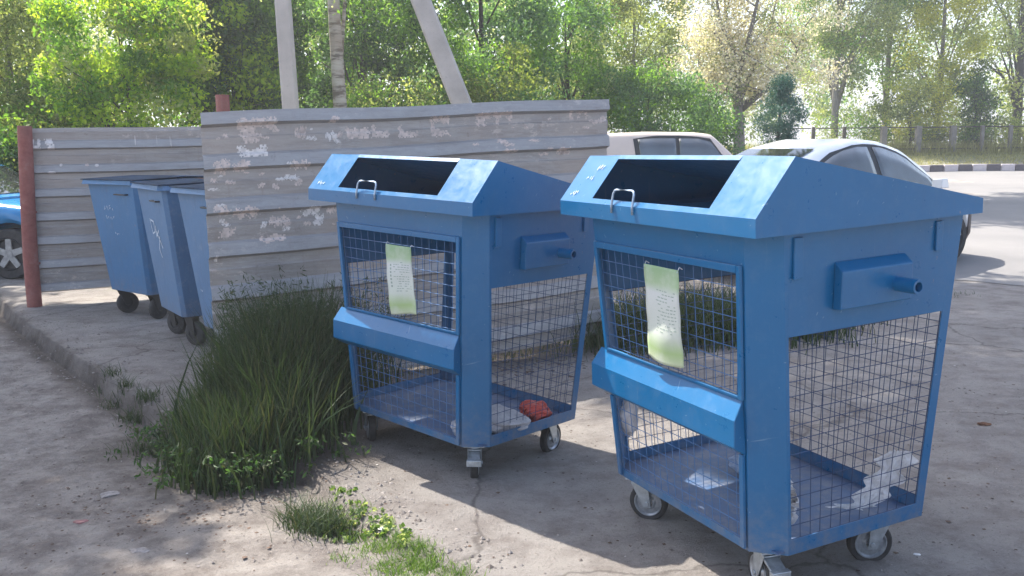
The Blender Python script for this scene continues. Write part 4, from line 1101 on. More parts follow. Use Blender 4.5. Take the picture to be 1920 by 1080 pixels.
# right side, beyond the fence
put('ash_tree', 'grey-green tall airy tree with slim trunk right of the blossoming tree', 1565, 37.5, -330, 170, 120, [L_['lf_grey'], L_['lf_olive'], L_['lf_pale'], L_['lf_mid']], L_['bark'], 41, ry=2.2, size=0.12, ncl=150, nper=230, cr=(.5, 1.1), tr=0.16, limbs=20)
put('ash_tree', 'grey-green mid tree over the left part of the far fence', 1660, 40.0, -330, 170, 110, [L_['lf_grey'], L_['lf_mid'], L_['lf_olive']], L_['bark'], 42, ry=2.2, size=0.12, ncl=140, nper=240, cr=(.5, 1.1), tr=0.15, limbs=20)
put('shrub', 'low green bushes in front of the gap under the far trees', 1580, 37.0, 195, 290, 90, [L_['lf_grey'], L_['lf_mid'], L_['lf_pale']], L_['bark_dark'], 43, ry=1.0, size=0.10, ncl=22, nper=170, cr=(.4, .8), tr=0.03, cat='bush')
put('locust_tree', 'golden yellow-green tree over the far fence near the right edge', 1755, 38.0, -300, 235, 75, [L_['lf_yellow'], L_['lf_pale'], L_['lf_yellow']], L_['bark'], 44, ry=1.8, size=0.12, ncl=85, nper=240, cr=(.5, 1.0), tr=0.13, limbs=14)
put('locust_tree', 'yellow-green round low tree just behind the far fence', 1705, 36.5, 145, 262, 70, [L_['lf_pale'], L_['lf_yellow'], L_['lf_olive']], L_['bark_dark'], 45, ry=1.2, size=0.10, ncl=36, nper=220, cr=(.4, .8), tr=0.06)
put('linden_tree', 'dark green slim tree standing at the far fence between golden trees', 1828, 36.0, 100, 290, 36, [L_['lf_mid'], L_['lf_dark'], L_['lf_olive']], L_['bark_dark'], 46, ry=0.8, size=0.09, ncl=34, nper=210, cr=(.35, .7), tr=0.09)
put('ash_tree', 'spreading tree with dark crooked limbs at the right edge of the photo', 1905, 39.0, -330, 230, 90, [L_['lf_pale'], L_['lf_olive'], L_['lf_grey']], L_['bark_dark'], 47, ry=1.8, size=0.12, ncl=75, nper=210, cr=(.5, 1.0), tr=0.22, limbs=24)
put('shrub', 'tall yellowish brush behind the right part of the far fence', 1850, 38.0, 222, 296, 150, [L_['lf_pale'], L_['gr_dry'], L_['lf_olive']], L_['bark_dark'], 48, ry=0.8, size=0.09, ncl=50, nper=200, cr=(.35, .7), tr=0.03, cat='bush')
put('shrub', 'sparse yellow-green brush behind the left part of the far fence', 1700, 38.5, 235, 296, 90, [L_['gr_dry'], L_['lf_pale']], L_['bark_dark'], 49, ry=0.6, size=0.09, ncl=26, nper=170, cr=(.3, .6), tr=0.03, cat='bush')
# tall trees that shade the yard (crowns mostly above the picture)
def shade_tree(label, x, y, h, base, r, n, seed, lm, per=190, size=0.20, name='birch_tree', extra=None):
    return tree(name, label, x, y, h, base, r, r, n, per, size, lm, L_['birch'] if name == 'birch_tree' else L_['bark_dark'], seed, tr=0.16, cr=(0.5, 1.0), limbs=16, trunk_top=0.9, hollow=0.0, extra=extra)
shade_tree('tall birch left of the picture shading the yard', -8.6, 11.9, 13.0, 8.2, 1.5, 40, 61, [L_['lf_mid'], L_['lf_olive']],
           extra=[(-6.05, 10.8, 12, .45, .4, .6, 26, 160, .12), (-6.8, 10.55, 12, .5, .45, .5, 28, 160, .12), (-6.7, 11.1, 12, .5, .45, .6, 24, 150, .13), (-7.6, 11.0, 12, .85, .6, .8, 36, 150, .15), (-8.1, 12.5, 12, 1.2, 1.0, 1.0, 34, 160, .17), (-9.2, 10.7, 12, .9, .9, .8, 20, 150, .16)])  # small unseen clumps added to shade weeds and farther bin, sparing the sunlit wedge
shade_tree('tall birch beyond the left edge near the blue car', -10.6, 12.5, 13.0, 7.2, 2.2, 44, 62, [L_['lf_mid'], L_['lf_olive']])
shade_tree('tall linden left of the picture beside the yard', -6.9, 8.0, 11.0, 6.5, 1.25, 26, 65, [L_['lf_mid'], L_['lf_olive']], name='linden_tree')

# far wood closing the view
rng = np.random.default_rng(77); C = []
for k in range(620):
    px = rng.uniform(-200, 1560); Y = rng.uniform(24, 34) if px < 1100 else rng.uniform(44, 52)
    lo = 250; top = -60 if px < 1020 else 60 + 60 * math.sin(px * .02)
    p = at(px, rng.uniform(top, lo), Y); C.append(p)
for k in range(160):
    px = rng.uniform(1500, 2100); p = at(px, rng.uniform(40, 240), rng.uniform(50, 60)); C.append(p)
C = np.array(C); V, F = leaves_np(rng, C, rng.uniform(.6, 1.3, len(C)), 110, 0.17, .9)
mi = np.repeat(rng.integers(0, 3, len(C)), 110)
tag(mesh_np('wood', V, F, [MAT['lf_blue'], MAT['lf_grey'], MAT['lf_olive']], midx=mi), 'hazy far wood of mixed green leaves behind the nearer trees', 'wood', kind='stuff')

# ---- grass and weeds
def blades(rng, base, h, w, lean, mat, name, label, cat='grass', seg=3):
    n = len(base); az = rng.uniform(0, 2 * np.pi, n); la = rng.uniform(0, 2 * np.pi, n)
    side = np.stack([np.cos(az), np.sin(az), np.zeros(n)], 1); ld = np.stack([np.cos(la), np.sin(la), np.zeros(n)], 1)
    V = []; ln = lean * (0.3 + 0.9 * rng.random(n))
    for k in range(seg + 1):
        t = k / seg; c = base + np.array([0, 0, 1]) * (h * t * (1 - 0.25 * ln * t))[:, None] + ld * (h * ln * t * t)[:, None]
        ww = w * (1 - 0.92 * t ** 1.5)
        V += [c - side * (ww / 2)[:, None], c + side * (ww / 2)[:, None]]
    V = np.stack(V, 1).reshape(-1, 3); m = 2 * (seg + 1)
    F = np.concatenate([np.stack([np.arange(n) * m + 2 * k + j for j in (0, 1, 3, 2)], 1) for k in range(seg)])
    o = mesh_np(name, V, F, mat); tag(o, label, cat, kind='stuff'); return o
def onground(P2): return np.stack([P2[:, 0], P2[:, 1], terr(P2[:, 0], P2[:, 1]) - 0.01], 1)
rng = np.random.default_rng(5)
# big weed clump before the left end of the screen
def clump(centers, counts, spread):
    out = []
    for (x, y), n, s in zip(centers, counts, spread): out.append(rng.normal(size=(n, 2)) * s + (x, y))
    return np.concatenate(out)
P = clump([(-1.40, 5.05), (-1.25, 4.75), (-1.5, 4.6), (-1.30, 4.35), (-1.12, 5.2), (-1.37, 4.15), (-1.58, 4.35)], [3000, 2600, 1900, 1700, 1900, 900, 350], [.13, .13, .11, .12, .14, .10, .08])
B = onground(P); cx_, cy_ = -1.28, 4.75
dd = np.hypot((P[:, 0] - cx_) / 0.6, (P[:, 1] - cy_) / 0.8)
hh = (0.56 - 0.26 * clampf(dd, 0, 1.5) + 0.42 * clampf(P[:, 1] - 4.7, 0, 1)) * rng.uniform(.5, 1.3, len(P))
blades(rng, B, hh, rng.uniform(.005, .016, len(P)), 0.36, [MAT['gr_dark']], 'tall_grass', 'big dark clump of tall weeds in front of the taller metal screen', 'weeds')
P = clump([(-1.3, 4.9), (-1.45, 4.45), (-1.15, 4.45), (-1.1, 5.1)], [90, 80, 60, 80], [.2, .16, .15, .17])
blades(rng, onground(P), rng.uniform(.25, .72, len(P)) * (1 - .35 * (P[:, 1] < 4.5)), rng.uniform(.014, .028, len(P)), 0.75, [MAT['gr_dark']], 'broad_grass', 'broad bent blades sticking out of the dark weed clump', 'weeds', seg=5)
# weed stems with seed heads and leaves
mbV = []; mbF = []
cs = clump([(-1.25, 5.0), (-1.0, 5.15), (-1.5, 5.0)], [40, 34, 16], [.2, .18, .12])
C = []
for (x, y) in cs:
    z0 = float(terr(x, y)); hgt = rng.uniform(.5, .8); lx, ly = rng.normal(0, .06, 2)
    for t in np.linspace(.3, 1, 10): C.append((x + lx * t, y + ly * t, z0 + hgt * t))
C = np.array(C); V, F = leaves_np(rng, C, np.full(len(C), .03), 6, .035, 1.4, 0, .18)
tag(mesh_np('weed_stems', V, F, MAT['gr_dark']), 'upright seeding weed stems rising from the dark clump against the screen', 'weeds', kind='stuff')
cs = clump([(-1.62, 4.35), (-1.45, 4.05), (-1.2, 3.95), (-1.0, 4.2), (-1.9, 4.75)], [40, 40, 20, 20, 24], [.12, .1, .1, .1, .1])
C = np.stack([cs[:, 0], cs[:, 1], terr(cs[:, 0], cs[:, 1]) + rng.uniform(.03, .2, len(cs))], 1)
V, F = leaves_np(rng, C, np.full(len(C), .06), 14, .028, .6, 0, .4)
tag(mesh_np('weed_leaves', V, F, [MAT['gr_dark'], MAT['lf_dark']], midx=rng.integers(0, 2, len(F))), 'small leafy weeds along the left foot of the dark grass clump', 'weeds', kind='stuff')
# small dark tuft
p = G(590, 990); P = clump([(p[0], p[1]), (p[0] + .08, p[1] - .06), (p[0] - .06, p[1] + .07)], [420, 300, 260], [.055, .05, .05])
blades(rng, onground(P), rng.uniform(.06, .15, len(P)), rng.uniform(.003, .006, len(P)), 0.9, [MAT['gr_dark']], 'grass_tuft', 'small dark grass tuft on the dirt below the weed clump')
# sunlit grass strip along slab edge
cent = []; cnt = []; spr = []
for (px, py, n, s) in [(665, 1010, 240, .035), (700, 1035, 620, .05), (740, 1025, 900, .05), (780, 1035, 900, .05), (730, 1065, 900, .06), (800, 1065, 900, .05), (850, 1085, 700, .05), (760, 1100, 900, .06), (840, 1120, 900, .07), (900, 1130, 600, .06), (640, 985, 120, .03), (620, 950, 160, .04), (680, 950, 60, .03), (640, 1050, 200, .04)]:
    q = G(px, py); cent.append((q[0], q[1])); cnt.append(n); spr.append(s)
P = clump(cent, [int(c_ * .55) for c_ in cnt], [q_ * .75 for q_ in spr])
blades(rng, onground(P), rng.uniform(.015, .055, len(P)), rng.uniform(.0025, .005, len(P)), 0.8, [MAT['gr_lush']], 'grass', 'bright green grass patch at the edge of the slab, bottom centre')
cent = [G(px, py)[:2] for px, py in [(645, 925), (660, 950), (690, 965), (715, 985), (730, 995), (660, 985), (640, 1010), (700, 1000), (760, 1010)]]
cs = clump(cent, [11] * len(cent), [.03] * len(cent)); C = np.stack([cs[:, 0], cs[:, 1], terr(cs[:, 0], cs[:, 1]) + .012], 1)
V, F = leaves_np(rng, C, np.full(len(C), .018), 5, .022, .5, 0, .7)
tag(mesh_np('ground_leaves', V, F, [MAT['gr_lush'], MAT['lf_grey'], MAT['gr_lush']], midx=rng.integers(0, 3, len(F))), 'small flat green and grey leaves scattered beside the grass patch', 'leaves', kind='stuff')
# weed patch behind the nearer bin, right end of the screen
P = clump([(0.95, 6.75), (1.4, 6.9), (1.85, 6.9), (2.25, 7.1), (1.2, 7.3), (1.7, 7.5), (2.6, 7.5)], [1300, 1500, 1400, 900, 1200, 1100, 350], [.2, .22, .22, .2, .25, .25, .2])
blades(rng, onground(P), rng.uniform(.10, .42, len(P)) , rng.uniform(.006, .013, len(P)), 0.6, [MAT['gr_dark']], 'tall_grass', 'dark weed patch seen through the nearer bin, past the right end of the screen', 'weeds')
P = clump([(3.9, 8.6), (4.3, 8.8), (3.4, 8.5)], [160, 130, 60], [.1, .12, .1])
blades(rng, onground(P), rng.uniform(.02, .06, len(P)), rng.uniform(.004, .007, len(P)), 0.9, [MAT['gr_dark']], 'grass_tuft', 'thin flat weeds at the asphalt edge right of the nearer bin')
# weeds along the slab edge and screen foot
cent = [(-2.3, 5.35), (-2.55, 5.65), (-1.95, 4.75), (-2.75, 5.95)]
P = clump(cent, [260, 160, 360, 90], [.06, .05, .08, .05])
blades(rng, onground(P), rng.uniform(.04, .13, len(P)), rng.uniform(.003, .006, len(P)), 0.8, [MAT['gr_dark']], 'grass', 'short dark grass growing along the broken left edge of the slab')
n = 900; u = rng.uniform(0.2, FLEN + .6, n); P = FL + FD * u[:, None] + FN * rng.normal(-.02, .12, n)[:, None]
blades(rng, onground(P), rng.uniform(.03, .14, n), rng.uniform(.003, .006, n), 0.7, [MAT['gr_dark']], 'grass', 'sparse grass at the foot of the taller metal screen')
# verge beyond the road
n = 22000; P = np.stack([rng.uniform(5, 30, n), rng.uniform(30.2, 34.4, n)], 1)
blades(rng, onground(P), rng.uniform(.04, .14, n), rng.uniform(.012, .03, n), 0.6, [MAT['gr_dry'], ], 'verge_grass', 'sunlit yellow-green grass verge behind the striped kerb', seg=2)
n = 9000; P = np.stack([rng.uniform(8, 30, n), rng.normal(34.9, .35, n)], 1)
blades(rng, onground(P), rng.uniform(.2, .65, n), rng.uniform(.012, .03, n), 0.5, [MAT['gr_dry']], 'tall_grass', 'tall pale grass growing along the far metal fence', seg=2)

# ------------------------------------------------------------------ far fence
root = empty('metal_fence', (tp(1700, 34.6), 34.6, float(terr(15, 34.6))), 0, 'dark metal mesh fence with square posts across the road', 'fence')
YF = 34.6; zg = float(terr(15, 34.6)); ztop_f = at(1700, 238, YF)[2]
mbp = []; xs = [tp(p, YF) for p in (1478, 1525, 1583, 1657, 1722, 1787, 1842, 1895, 1950, 2010)]
for x, p_ in zip(xs, (0, 0, 0, 1, 1, 1, 0, 0, 1, 1)):
    mb = MB(); w = 0.10 if p_ else 0.06
    mb.box(x - w, x + w, YF - w, YF + w, zg - .2, ztop_f + .03); child_keep(mb.build('post', MAT['bark_dark'] if x < tp(1600, YF) else MAT['bark'], None, bevel=.01), root)
for a, b_ in zip(xs[:-1], xs[1:]):
    for (za, zb2) in ((ztop_f - .04, ztop_f), (zg + .15, zg + .19)):
        mb = MB(); mb.box(a + .1, b_ - .1, YF - .018, YF + .018, za, zb2); child_keep(mb.build('rail', MAT['bark_dark'], None), root)
mb = MB(); x = xs[0]
while x < xs[-1]: mb.tube([(x, YF, zg + .15), (x, YF, ztop_f)], .003, 4, cap=False); x += .25
z = zg + .3
while z < ztop_f - .05: mb.tube([(xs[0], YF, z), (xs[-1], YF, z)], .004, 4, cap=False); z += .2
child_keep(mb.build('wire_infill', MAT['dark'], None), root)

# ------------------------------------------------------------------ cars
MAT['glass'] = simple('car_glass', (0.14, 0.15, 0.155), 0.04, 0.8, 0.25, 3, 0, 0.9)
def carpaint(name, col, metal=0.0, rough=0.25):
    m, nt, b = nmat(name); n = noise(nt, 6, 6)
    nt.links.new(ramp(nt, n, [(.3, tuple(x * .93 for x in col)), (.7, col)]), b.inputs['Base Color'])
    b.inputs['Roughness'].default_value = rough; b.inputs['Metallic'].default_value = metal
    b.inputs['Coat Weight'].default_value = 0.6; b.inputs['Coat Roughness'].default_value = 0.08; return m
def interp(tab, x):
    for (a, *p), (b, *q) in zip(tab[:-1], tab[1:]):
        if a <= x <= b:
            t = (x - a) / (b - a) if b > a else 0; return [u + (v - u) * t for u, v in zip(p, q)]
    return list(tab[0][1:]) if x < tab[0][0] else list(tab[-1][1:])
def car(name, label, loc, yaw, paint, belt, roof, wheels, tyre_r=0.30, hwid=0.84, side_windows=(), rear_glass=None, front_glass=None, trim=None, mirror=None, group=None, rim_mat=None, lamps=()):
    """belt: (x, z_sill, z_belt, halfwidth) stations; roof: (x, z_roof, halfwidth_roof) stations; x from rear 0 to front"""
    root = empty(name, loc, yaw, label, 'car', group)
    L = belt[-1][0]
    xs = np.linspace(0, L, 45); rings = []
    for x in xs:
        zs, zb, hw = interp(belt, x)
        e = min(x, L - x); tk = 1 - 0.22 * math.exp(-e / 0.18)
        # wheel arches lift the sill
        zs_s = zs
        for wx in wheels:
            d = abs(x - wx)
            if d < tyre_r + .07: zs_s = max(zs_s, tyre_r + math.sqrt(max(0, (tyre_r + .07) ** 2 - d * d)) - .0)
        zs_s = min(zs_s, zb - .08)
        w = hw * tk
        ring = [(w * .93, zs_s), (w, zs_s + (zb - zs_s) * .25), (w * 1.01, zs_s + (zb - zs_s) * .55), (w * .985, zs_s + (zb - zs_s) * .85), (w * .93, zb - .0), (w * .80, zb + .025)]
        rings.append([(x, -a, b) for a, b in ring] + [(x, a, b) for a, b in ring[::-1]])
    V = [p for r in rings for p in r]; n = len(rings[0]); F = []
    for i in range(len(xs) - 1):
        for k in range(n): F.append((i * n + k, i * n + (k + 1) % n, (i + 1) * n + (k + 1) % n, (i + 1) * n + k))
    mb = MB(); mb.add(V, F); mb.poly(rings[0]); mb.poly(rings[-1][::-1])
    mb.build('body', paint, root, smooth=True, auto=0.7)
    # greenhouse
    x0, x1 = roof[0][0], roof[-1][0]
    gx = np.linspace(x0, x1, 33); rings = []
    def gp(x, v):
        """v 0 = belt, 1 = roof edge on the right-hand side (negative y)"""
        zs, zb, hw = interp(belt, x); zr, hr = interp(roof, x)
        z = (zb - .01) + (zr - .06 - zb + .01) * v; y = hw * .93 + (hr - hw * .93) * v
        return y + 0.02 * math.sin(math.pi * v), z
    for x in gx:
        zr, hr = interp(roof, x); r = []
        for v in (0, .25, .5, .75, 1): y, z = gp(x, v); r.append((x, -y, z))
        r.append((x, -(hr - .05), zr - .02)); r.append((x, -(hr - .2), zr)); 
        r += [(a, -b, c) for a, b, c in r[::-1]]; rings.append(r)
    V = [p for r in rings for p in r]; n = len(rings[0]); F = []
    for i in range(len(gx) - 1):
        for k in range(n - 1): F.append((i * n + k, i * n + k + 1, (i + 1) * n + k + 1, (i + 1) * n + k))
    mb = MB(); mb.add(V, F); mb.poly(rings[0]); mb.poly(rings[-1][::-1]); mb.build('cabin', paint, root, smooth=True, auto=0.6)
    def patch(poly, off, s, mbx):
        """poly in (x, v) top line and bottom line lists"""
        top, bot = poly; m = 14
        def li(pts, t):
            k = t * (len(pts) - 1); i = min(int(k), len(pts) - 2); f = k - i
            return [a + (b - a) * f for a, b in zip(pts[i], pts[i + 1])]
        g = []
        for i in range(m + 1):
            a = li(top, i / m); b = li(bot, i / m)
            for j in range(4):
                x = a[0] + (b[0] - a[0]) * j / 3; v = a[1] + (b[1] - a[1]) * j / 3; y, z = gp(x, v); g.append((x, s * (y + off), z))
        mbx.add(g, [(i * 4 + j, i * 4 + j + 1, (i + 1) * 4 + j + 1, (i + 1) * 4 + j) for i in range(m) for j in range(3)])
    for s in (-1, 1):
        if trim:
            mb = MB(); patch(trim, 0.006, s, mb); mb.build('window_surround', MAT['dark'], root, solid=.003)
        for wdw in side_windows:
            mb = MB(); patch(wdw, 0.012, s, mb); mb.build('window', MAT['glass'], root, solid=.003, smooth=True)
    def slab(sec):
        (xa, xb) = sec; mb = MB(); m = 6; g = []
        for i in range(m + 1):
            x = xa + (xb - xa) * i / m; zr, hr = interp(roof, x)
            for j in range(5): yy = -(hr - .12) + 2 * (hr - .12) * j / 4; g.append((x, yy, zr + .008 if abs(j - 2) < 2 else zr + .004))
        mb.add(g, [(i * 5 + j, i * 5 + j + 1, (i + 1) * 5 + j + 1, (i + 1) * 5 + j) for i in range(m) for j in range(4)]); return mb
    if rear_glass: slab(rear_glass).build('rear_window', MAT['glass'], root, solid=.003)
    if front_glass: slab(front_glass).build('windscreen', MAT['glass'], root, solid=.003)
    for wx in wheels:
        for s in (-1, 1):
            e = bpy.data.objects.new('wheel', None); COL.objects.link(e); e.parent = root; e.location = (wx, s * (hwid - .10), tyre_r); e.empty_display_size = .1
            R = tyre_r; t = MB(); t.lathe((0, -.10 * s if s > 0 else .10, 0), (0, s, 0), [(0, R * .6), (0, R * .93), (.02, R), (.17, R), (.195, R * .93), (.195, R * .66), (0.0, R * .6)], 32)
            t.build('tyre', MAT['rubber'], e, smooth=True, auto=.6)
            r = MB(); y0 = s * 0.085
            r.lathe((0, y0 - s * .05, 0), (0, s, 0), [(0, 0), (0, R * .6), (.05, R * .66), (.058, R * .62), (.02, R * .56), (.02, 0)], 32, 1)
            for k in range(5):
                a = k * 2 * math.pi / 5 + .3; ca_, sa_ = math.cos(a), math.sin(a); w0, w1 = R * .13, R * .11
                P = []
                for yy in (y0 - s * .02, y0):
                    for (rr, ww) in ((R * .1, -w0), (R * .62, -w1), (R * .62, w1), (R * .1, w0)): P.append((rr * ca_ - ww * sa_, yy, rr * sa_ + ww * ca_))
                r.hexa(P)
            r.lathe((0, y0 - s * .03, 0), (0, s, 0), [(0, R * .16), (.034, R * .15), (.034, 0)], 16)
            r.build('rim', [rim_mat or MAT['car_rim'], MAT['dark']], e)
    if mirror:
        x, z = mirror
        for s in (-1, 1):
            mb = MB(); hw = interp(belt, x)[2]
            mb.hexa([(x - .09, s * (hw + .02), z), (x + .03, s * (hw + .02), z), (x + .06, s * (hw + .15), z + .02), (x - .09, s * (hw + .15), z + .02),
                     (x - .09, s * (hw + .02), z + .12), (x + .01, s * (hw + .02), z + .12), (x + .02, s * (hw + .15), z + .13), (x - .09, s * (hw + .15), z + .13)])
            mb.tube([(x - .02, s * (hw - .06), z - .0), (x - .02, s * (hw + .04), z + .04)], .02, 6)
            mb.build('mirror', paint, root, bevel=.02)
    for (x, y, z, w, hgt, mt, nm) in lamps:
        for s in (-1, 1):
            mb = MB(); mb.box(x - .06, x + .06, s * y - w / 2, s * y + w / 2, z - hgt / 2, z + hgt / 2); mb.build(nm, mt, root, bevel=.02)
    return root
MAT['lamp_clear'] = simple('headlamp_glass', (0.55, 0.58, 0.6), .1, .3); MAT['lamp_red'] = simple('tail_lamp', (0.35, .02, .02), .2)
# white sedan, heading away to the right
belt_s = [(0, .45, .80, .70), (.12, .30, .92, .80), (.8, .22, .96, .85), (2.4, .20, .90, .86), (3.2, .20, .86, .86), (3.6, .22, .82, .83), (3.98, .26, .72, .80), (4.10, .36, .62, .72)]
roof_s = [(.30, .97, .66), (.8, 1.26, .62), (1.3, 1.44, .59), (1.75, 1.52, .58), (2.2, 1.51, .58), (2.65, 1.40, .60), (3.05, 1.19, .64), (3.40, .93, .68)]
wf = G(1779, 492); yaw = rad(33); wx = 3.42
hd = np.array([math.cos(yaw), math.sin(yaw)]); rt = np.array([hd[1], -hd[0]])
o0 = wf[:2] - hd * wx - rt * 0.80
white_car = car('parked_car', 'white sedan parked behind the nearer bin, roof and side windows showing', (o0[0], o0[1], float(terr(wf[0], wf[1])) + .0), yaw, carpaint('white_car_paint', (.85, .85, .86)), belt_s, roof_s, (.85, wx), .31, .84,
    side_windows=[([(1.05, .80), (1.5, .93), (1.95, .94)], [(.85, .10), (1.4, .06), (1.98, .06)]), ([(2.04, .94), (2.5, .92), (3.0, .70)], [(2.07, .06), (2.6, .06), (3.12, .08)])],
    trim=([(.78, .70), (1.2, .96), (1.9, 1.0), (2.6, .98), (3.15, .70)], [(.62, .02), (1.2, .02), (1.9, .02), (2.6, .02), (3.28, .02)]),
    rear_glass=(.5, 1.2), front_glass=(2.75, 3.3), mirror=(2.92, .92), lamps=[(3.97, .52, .62, .26, .12, MAT['lamp_clear'], 'headlight'), (.04, .58, .78, .2, .16, MAT['lamp_red'], 'tail_light')])
mb = MB(); ringb = []
for x in np.linspace(3.80, 4.12, 6):
    zs, zb_, hw = interp(belt_s, min(x, 4.1)); tk = 1 - 0.22 * math.exp(-max(0, 4.1 - x) / 0.18); w = hw * tk + .012
    ringb.append([(x, -w * .93, .22), (x, -w * 1.01, .34), (x, -w * 1.01, zb_ - .16), (x, -w * .985, zb_ - .08), (x, w * .985, zb_ - .08), (x, w * 1.01, zb_ - .16), (x, w * 1.01, .34), (x, w * .93, .22)])
for r0, r1 in zip(ringb[:-1], ringb[1:]):
    for k in range(8): mb.quad(r0[k], r0[(k + 1) % 8], r1[(k + 1) % 8], r1[k])
mb.poly(ringb[0]); mb.poly(ringb[-1][::-1])
mb.build('front_bumper', simple('dark_bumper', (.07, .055, .05), .6, 0, .3, 10), white_car, bevel=.02)  # dark grey-brown shell round the car's front end
# beige boxy car, side on, nose to the right
belt_b = [(0, .45, .90, .76), (.15, .36, .95, .80), (2.6, .34, .95, .82), (3.0, .36, .92, .82), (3.6, .40, .86, .78), (3.75, .45, .7, .72)]
roof_b = [(.04, 1.0, .72), (.16, 1.50, .64), (.4, 1.56, .63), (1.2, 1.585, .63), (2.0, 1.57, .62), (2.25, 1.54, .62), (2.85, .98, .70)]
yw = rad(8); q = at(1328, 256, 14.6)
ob = q[:2] - np.array([math.cos(yw), math.sin(yw)]) * 2.2 + np.array([math.sin(yw), -math.cos(yw)]) * -.55
car('parked_car', 'pale beige boxy car seen between the metal screen and the white car', (ob[0], ob[1], float(terr(q[0], ob[1])) - .02), yw, carpaint('beige_car_paint', (.60, .50, .44)), belt_b, roof_b, (.65, 2.95), .31, .80,
    side_windows=[([(1.0, .9), (1.35, .92), (1.62, .92)], [(1.06, .1), (1.3, .1), (1.62, .1)]), ([(1.68, .92), (2.0, .92), (2.2, .86)], [(1.68, .1), (2.1, .1), (2.62, .1)])],
    trim=([(.93, .92), (1.3, .99), (1.7, 1.0), (2.2, .96)], [(.98, .04), (1.4, .04), (2.0, .04), (2.72, .04)]), front_glass=(2.3, 2.8), mirror=(2.45, .98), lamps=[(.02, .66, .85, .12, .25, MAT['lamp_red'], 'tail_light')])
# blue car at the left edge
belt_c = [(0, .45, .80, .70), (.15, .3, .9, .80), (1.0, .22, .95, .83), (2.6, .2, .92, .84), (3.0, .2, .90, .83), (3.6, .24, .82, .80), (3.95, .32, .66, .72), (4.05, .4, .55, .66)]
roof_c = [(.3, .95, .66), (.8, 1.3, .62), (1.3, 1.45, .6), (2.0, 1.45, .6), (2.4, 1.34, .61), (3.0, .95, .68)]
wf = G(22, 524); yaw = rad(-4); hd = np.array([math.cos(yaw), math.sin(yaw)]); rt = np.array([hd[1], -hd[0]]); wx = 3.25
o0 = wf[:2] - hd * wx - rt * 0.80
car('parked_car', 'bright blue car at the left edge, front wheel beside the red-brown post', (o0[0], o0[1], float(terr(*wf[:2]))), yaw, carpaint('blue_car_paint', (.03, .25, .55), .0, .2), belt_c, roof_c, (.75, wx), .30, .82,
    side_windows=[([(.9, .85), (1.3, .93), (1.6, .93)], [(.6, .08), (1.1, .06), (1.62, .06)]), ([(1.7, .93), (2.2, .92), (2.55, .7)], [(1.7, .06), (2.3, .06), (2.8, .08)])],
    rear_glass=(.4, 1.1), front_glass=(2.45, 2.95), mirror=(2.6, .92), lamps=[(3.9, .5, .68, .26, .14, MAT['lamp_clear'], 'headlight')])

# ------------------------------------------------------------------ litter
def crumple(name, label, mat, bm_, c, size, seed, cat='litter', scale=(1, 1, 1), amp=0.35, sub=4, local=True, thin=False):
    rng = np.random.default_rng(seed)
    bm = bmesh.new(); bmesh.ops.create_icosphere(bm, subdivisions=sub, radius=1)
    K = rng.normal(size=(26, 3)); K /= np.linalg.norm(K, axis=1)[:, None]; T = rng.uniform(.45, .95, 26)
    fr = rng.normal(size=(8, 3)) * 5; ph = rng.uniform(0, 6, 8)
    for v in bm.verts:
        d = np.array(v.co); r = 1.0
        for k, t in zip(K, T):
            a = d @ k
            if a > 0: r = min(r, (1 - amp + amp * t * .9) / a)
        r *= 1 + 0.10 * sum(math.sin(f @ d + p) for f, p in zip(fr, ph)) / 2 + 0.06 * abs(math.sin((fr[0] * 2) @ d))
        v.co = Vector(d * r * size) * 1.0
        v.co.x *= scale[0]; v.co.y *= scale[1]; v.co.z *= scale[2]
    me = bpy.data.meshes.new(name); bm.to_mesh(me); bm.free()
    o = link_mesh(name, me, mat)
    o.matrix_world = bm_ @ Matrix.Translation(Vector(c)); tag(o, label, cat); return o
def bagmat(name, col, alpha_tr=0.35, rough=.3):
    m, nt, b = nmat(name); n = noise(nt, 18, 6)
    nt.links.new(ramp(nt, n, [(.35, tuple(x * .7 for x in col)), (.65, col)]), b.inputs['Base Color']); b.inputs['Roughness'].default_value = rough
    tr = nt.nodes.new('ShaderNodeBsdfTransparent'); mx = nt.nodes.new('ShaderNodeMixShader'); mx.inputs[0].default_value = alpha_tr
    nt.links.new(b.outputs[0], mx.inputs[1]); nt.links.new(tr.outputs[0], mx.inputs[2]); nt.links.new(mx.outputs[0], nt.nodes['Material Output'].inputs[0])
    bump(nt, b, noise(nt, 30, 5), .8, .02); return m
MAT['bag_red'] = bagmat('red_bag', (.70, .10, .07), .1); MAT['bag_clear'] = bagmat('clear_bag', (.62, .60, .62), .3); MAT['bag_white'] = bagmat('white_bag', (.75, .74, .76), .12); MAT['bag_blue'] = bagmat('pale_blue_bag', (.35, .45, .62), .3); MAT['card'] = simple('grey_cardboard', (.30, .28, .28), .9)
zf_ = 0.21
crumple('plastic_bag', 'crumpled red plastic bag in the back corner of the shaded bin', MAT['bag_red'], LBM, (.39, .64, zf_ + .045), .070, 1, 'bag', (1.2, 1.0, .65))
crumple('plastic_bag', 'crumpled clear plastic bag on the floor of the shaded bin, before the red bag', MAT['bag_clear'], LBM, (.37, .40, zf_ + .05), .115, 2, 'bag', (1.2, 1.2, .5))
crumple('plastic_bag', 'small bluish plastic wrap beside the red bag', MAT['bag_blue'], LBM, (.28, .46, zf_ + .05), .06, 3, 'bag', (1.4, .8, .6))
crumple('plastic_cup', 'small pale cup lying on the floor of the shaded bin near the corner post', MAT['bag_clear'], LBM, (.30, .20, zf_ + .035), .035, 4, 'cup', (.8, .8, 1.1))
crumple('plastic_bag', 'clear plastic bottle bag hanging inside the nearer bin at its left mesh', MAT['bag_clear'], RBM, (-.415, .19, .43), .055, 5, 'bag', (.55, .8, 1.7))
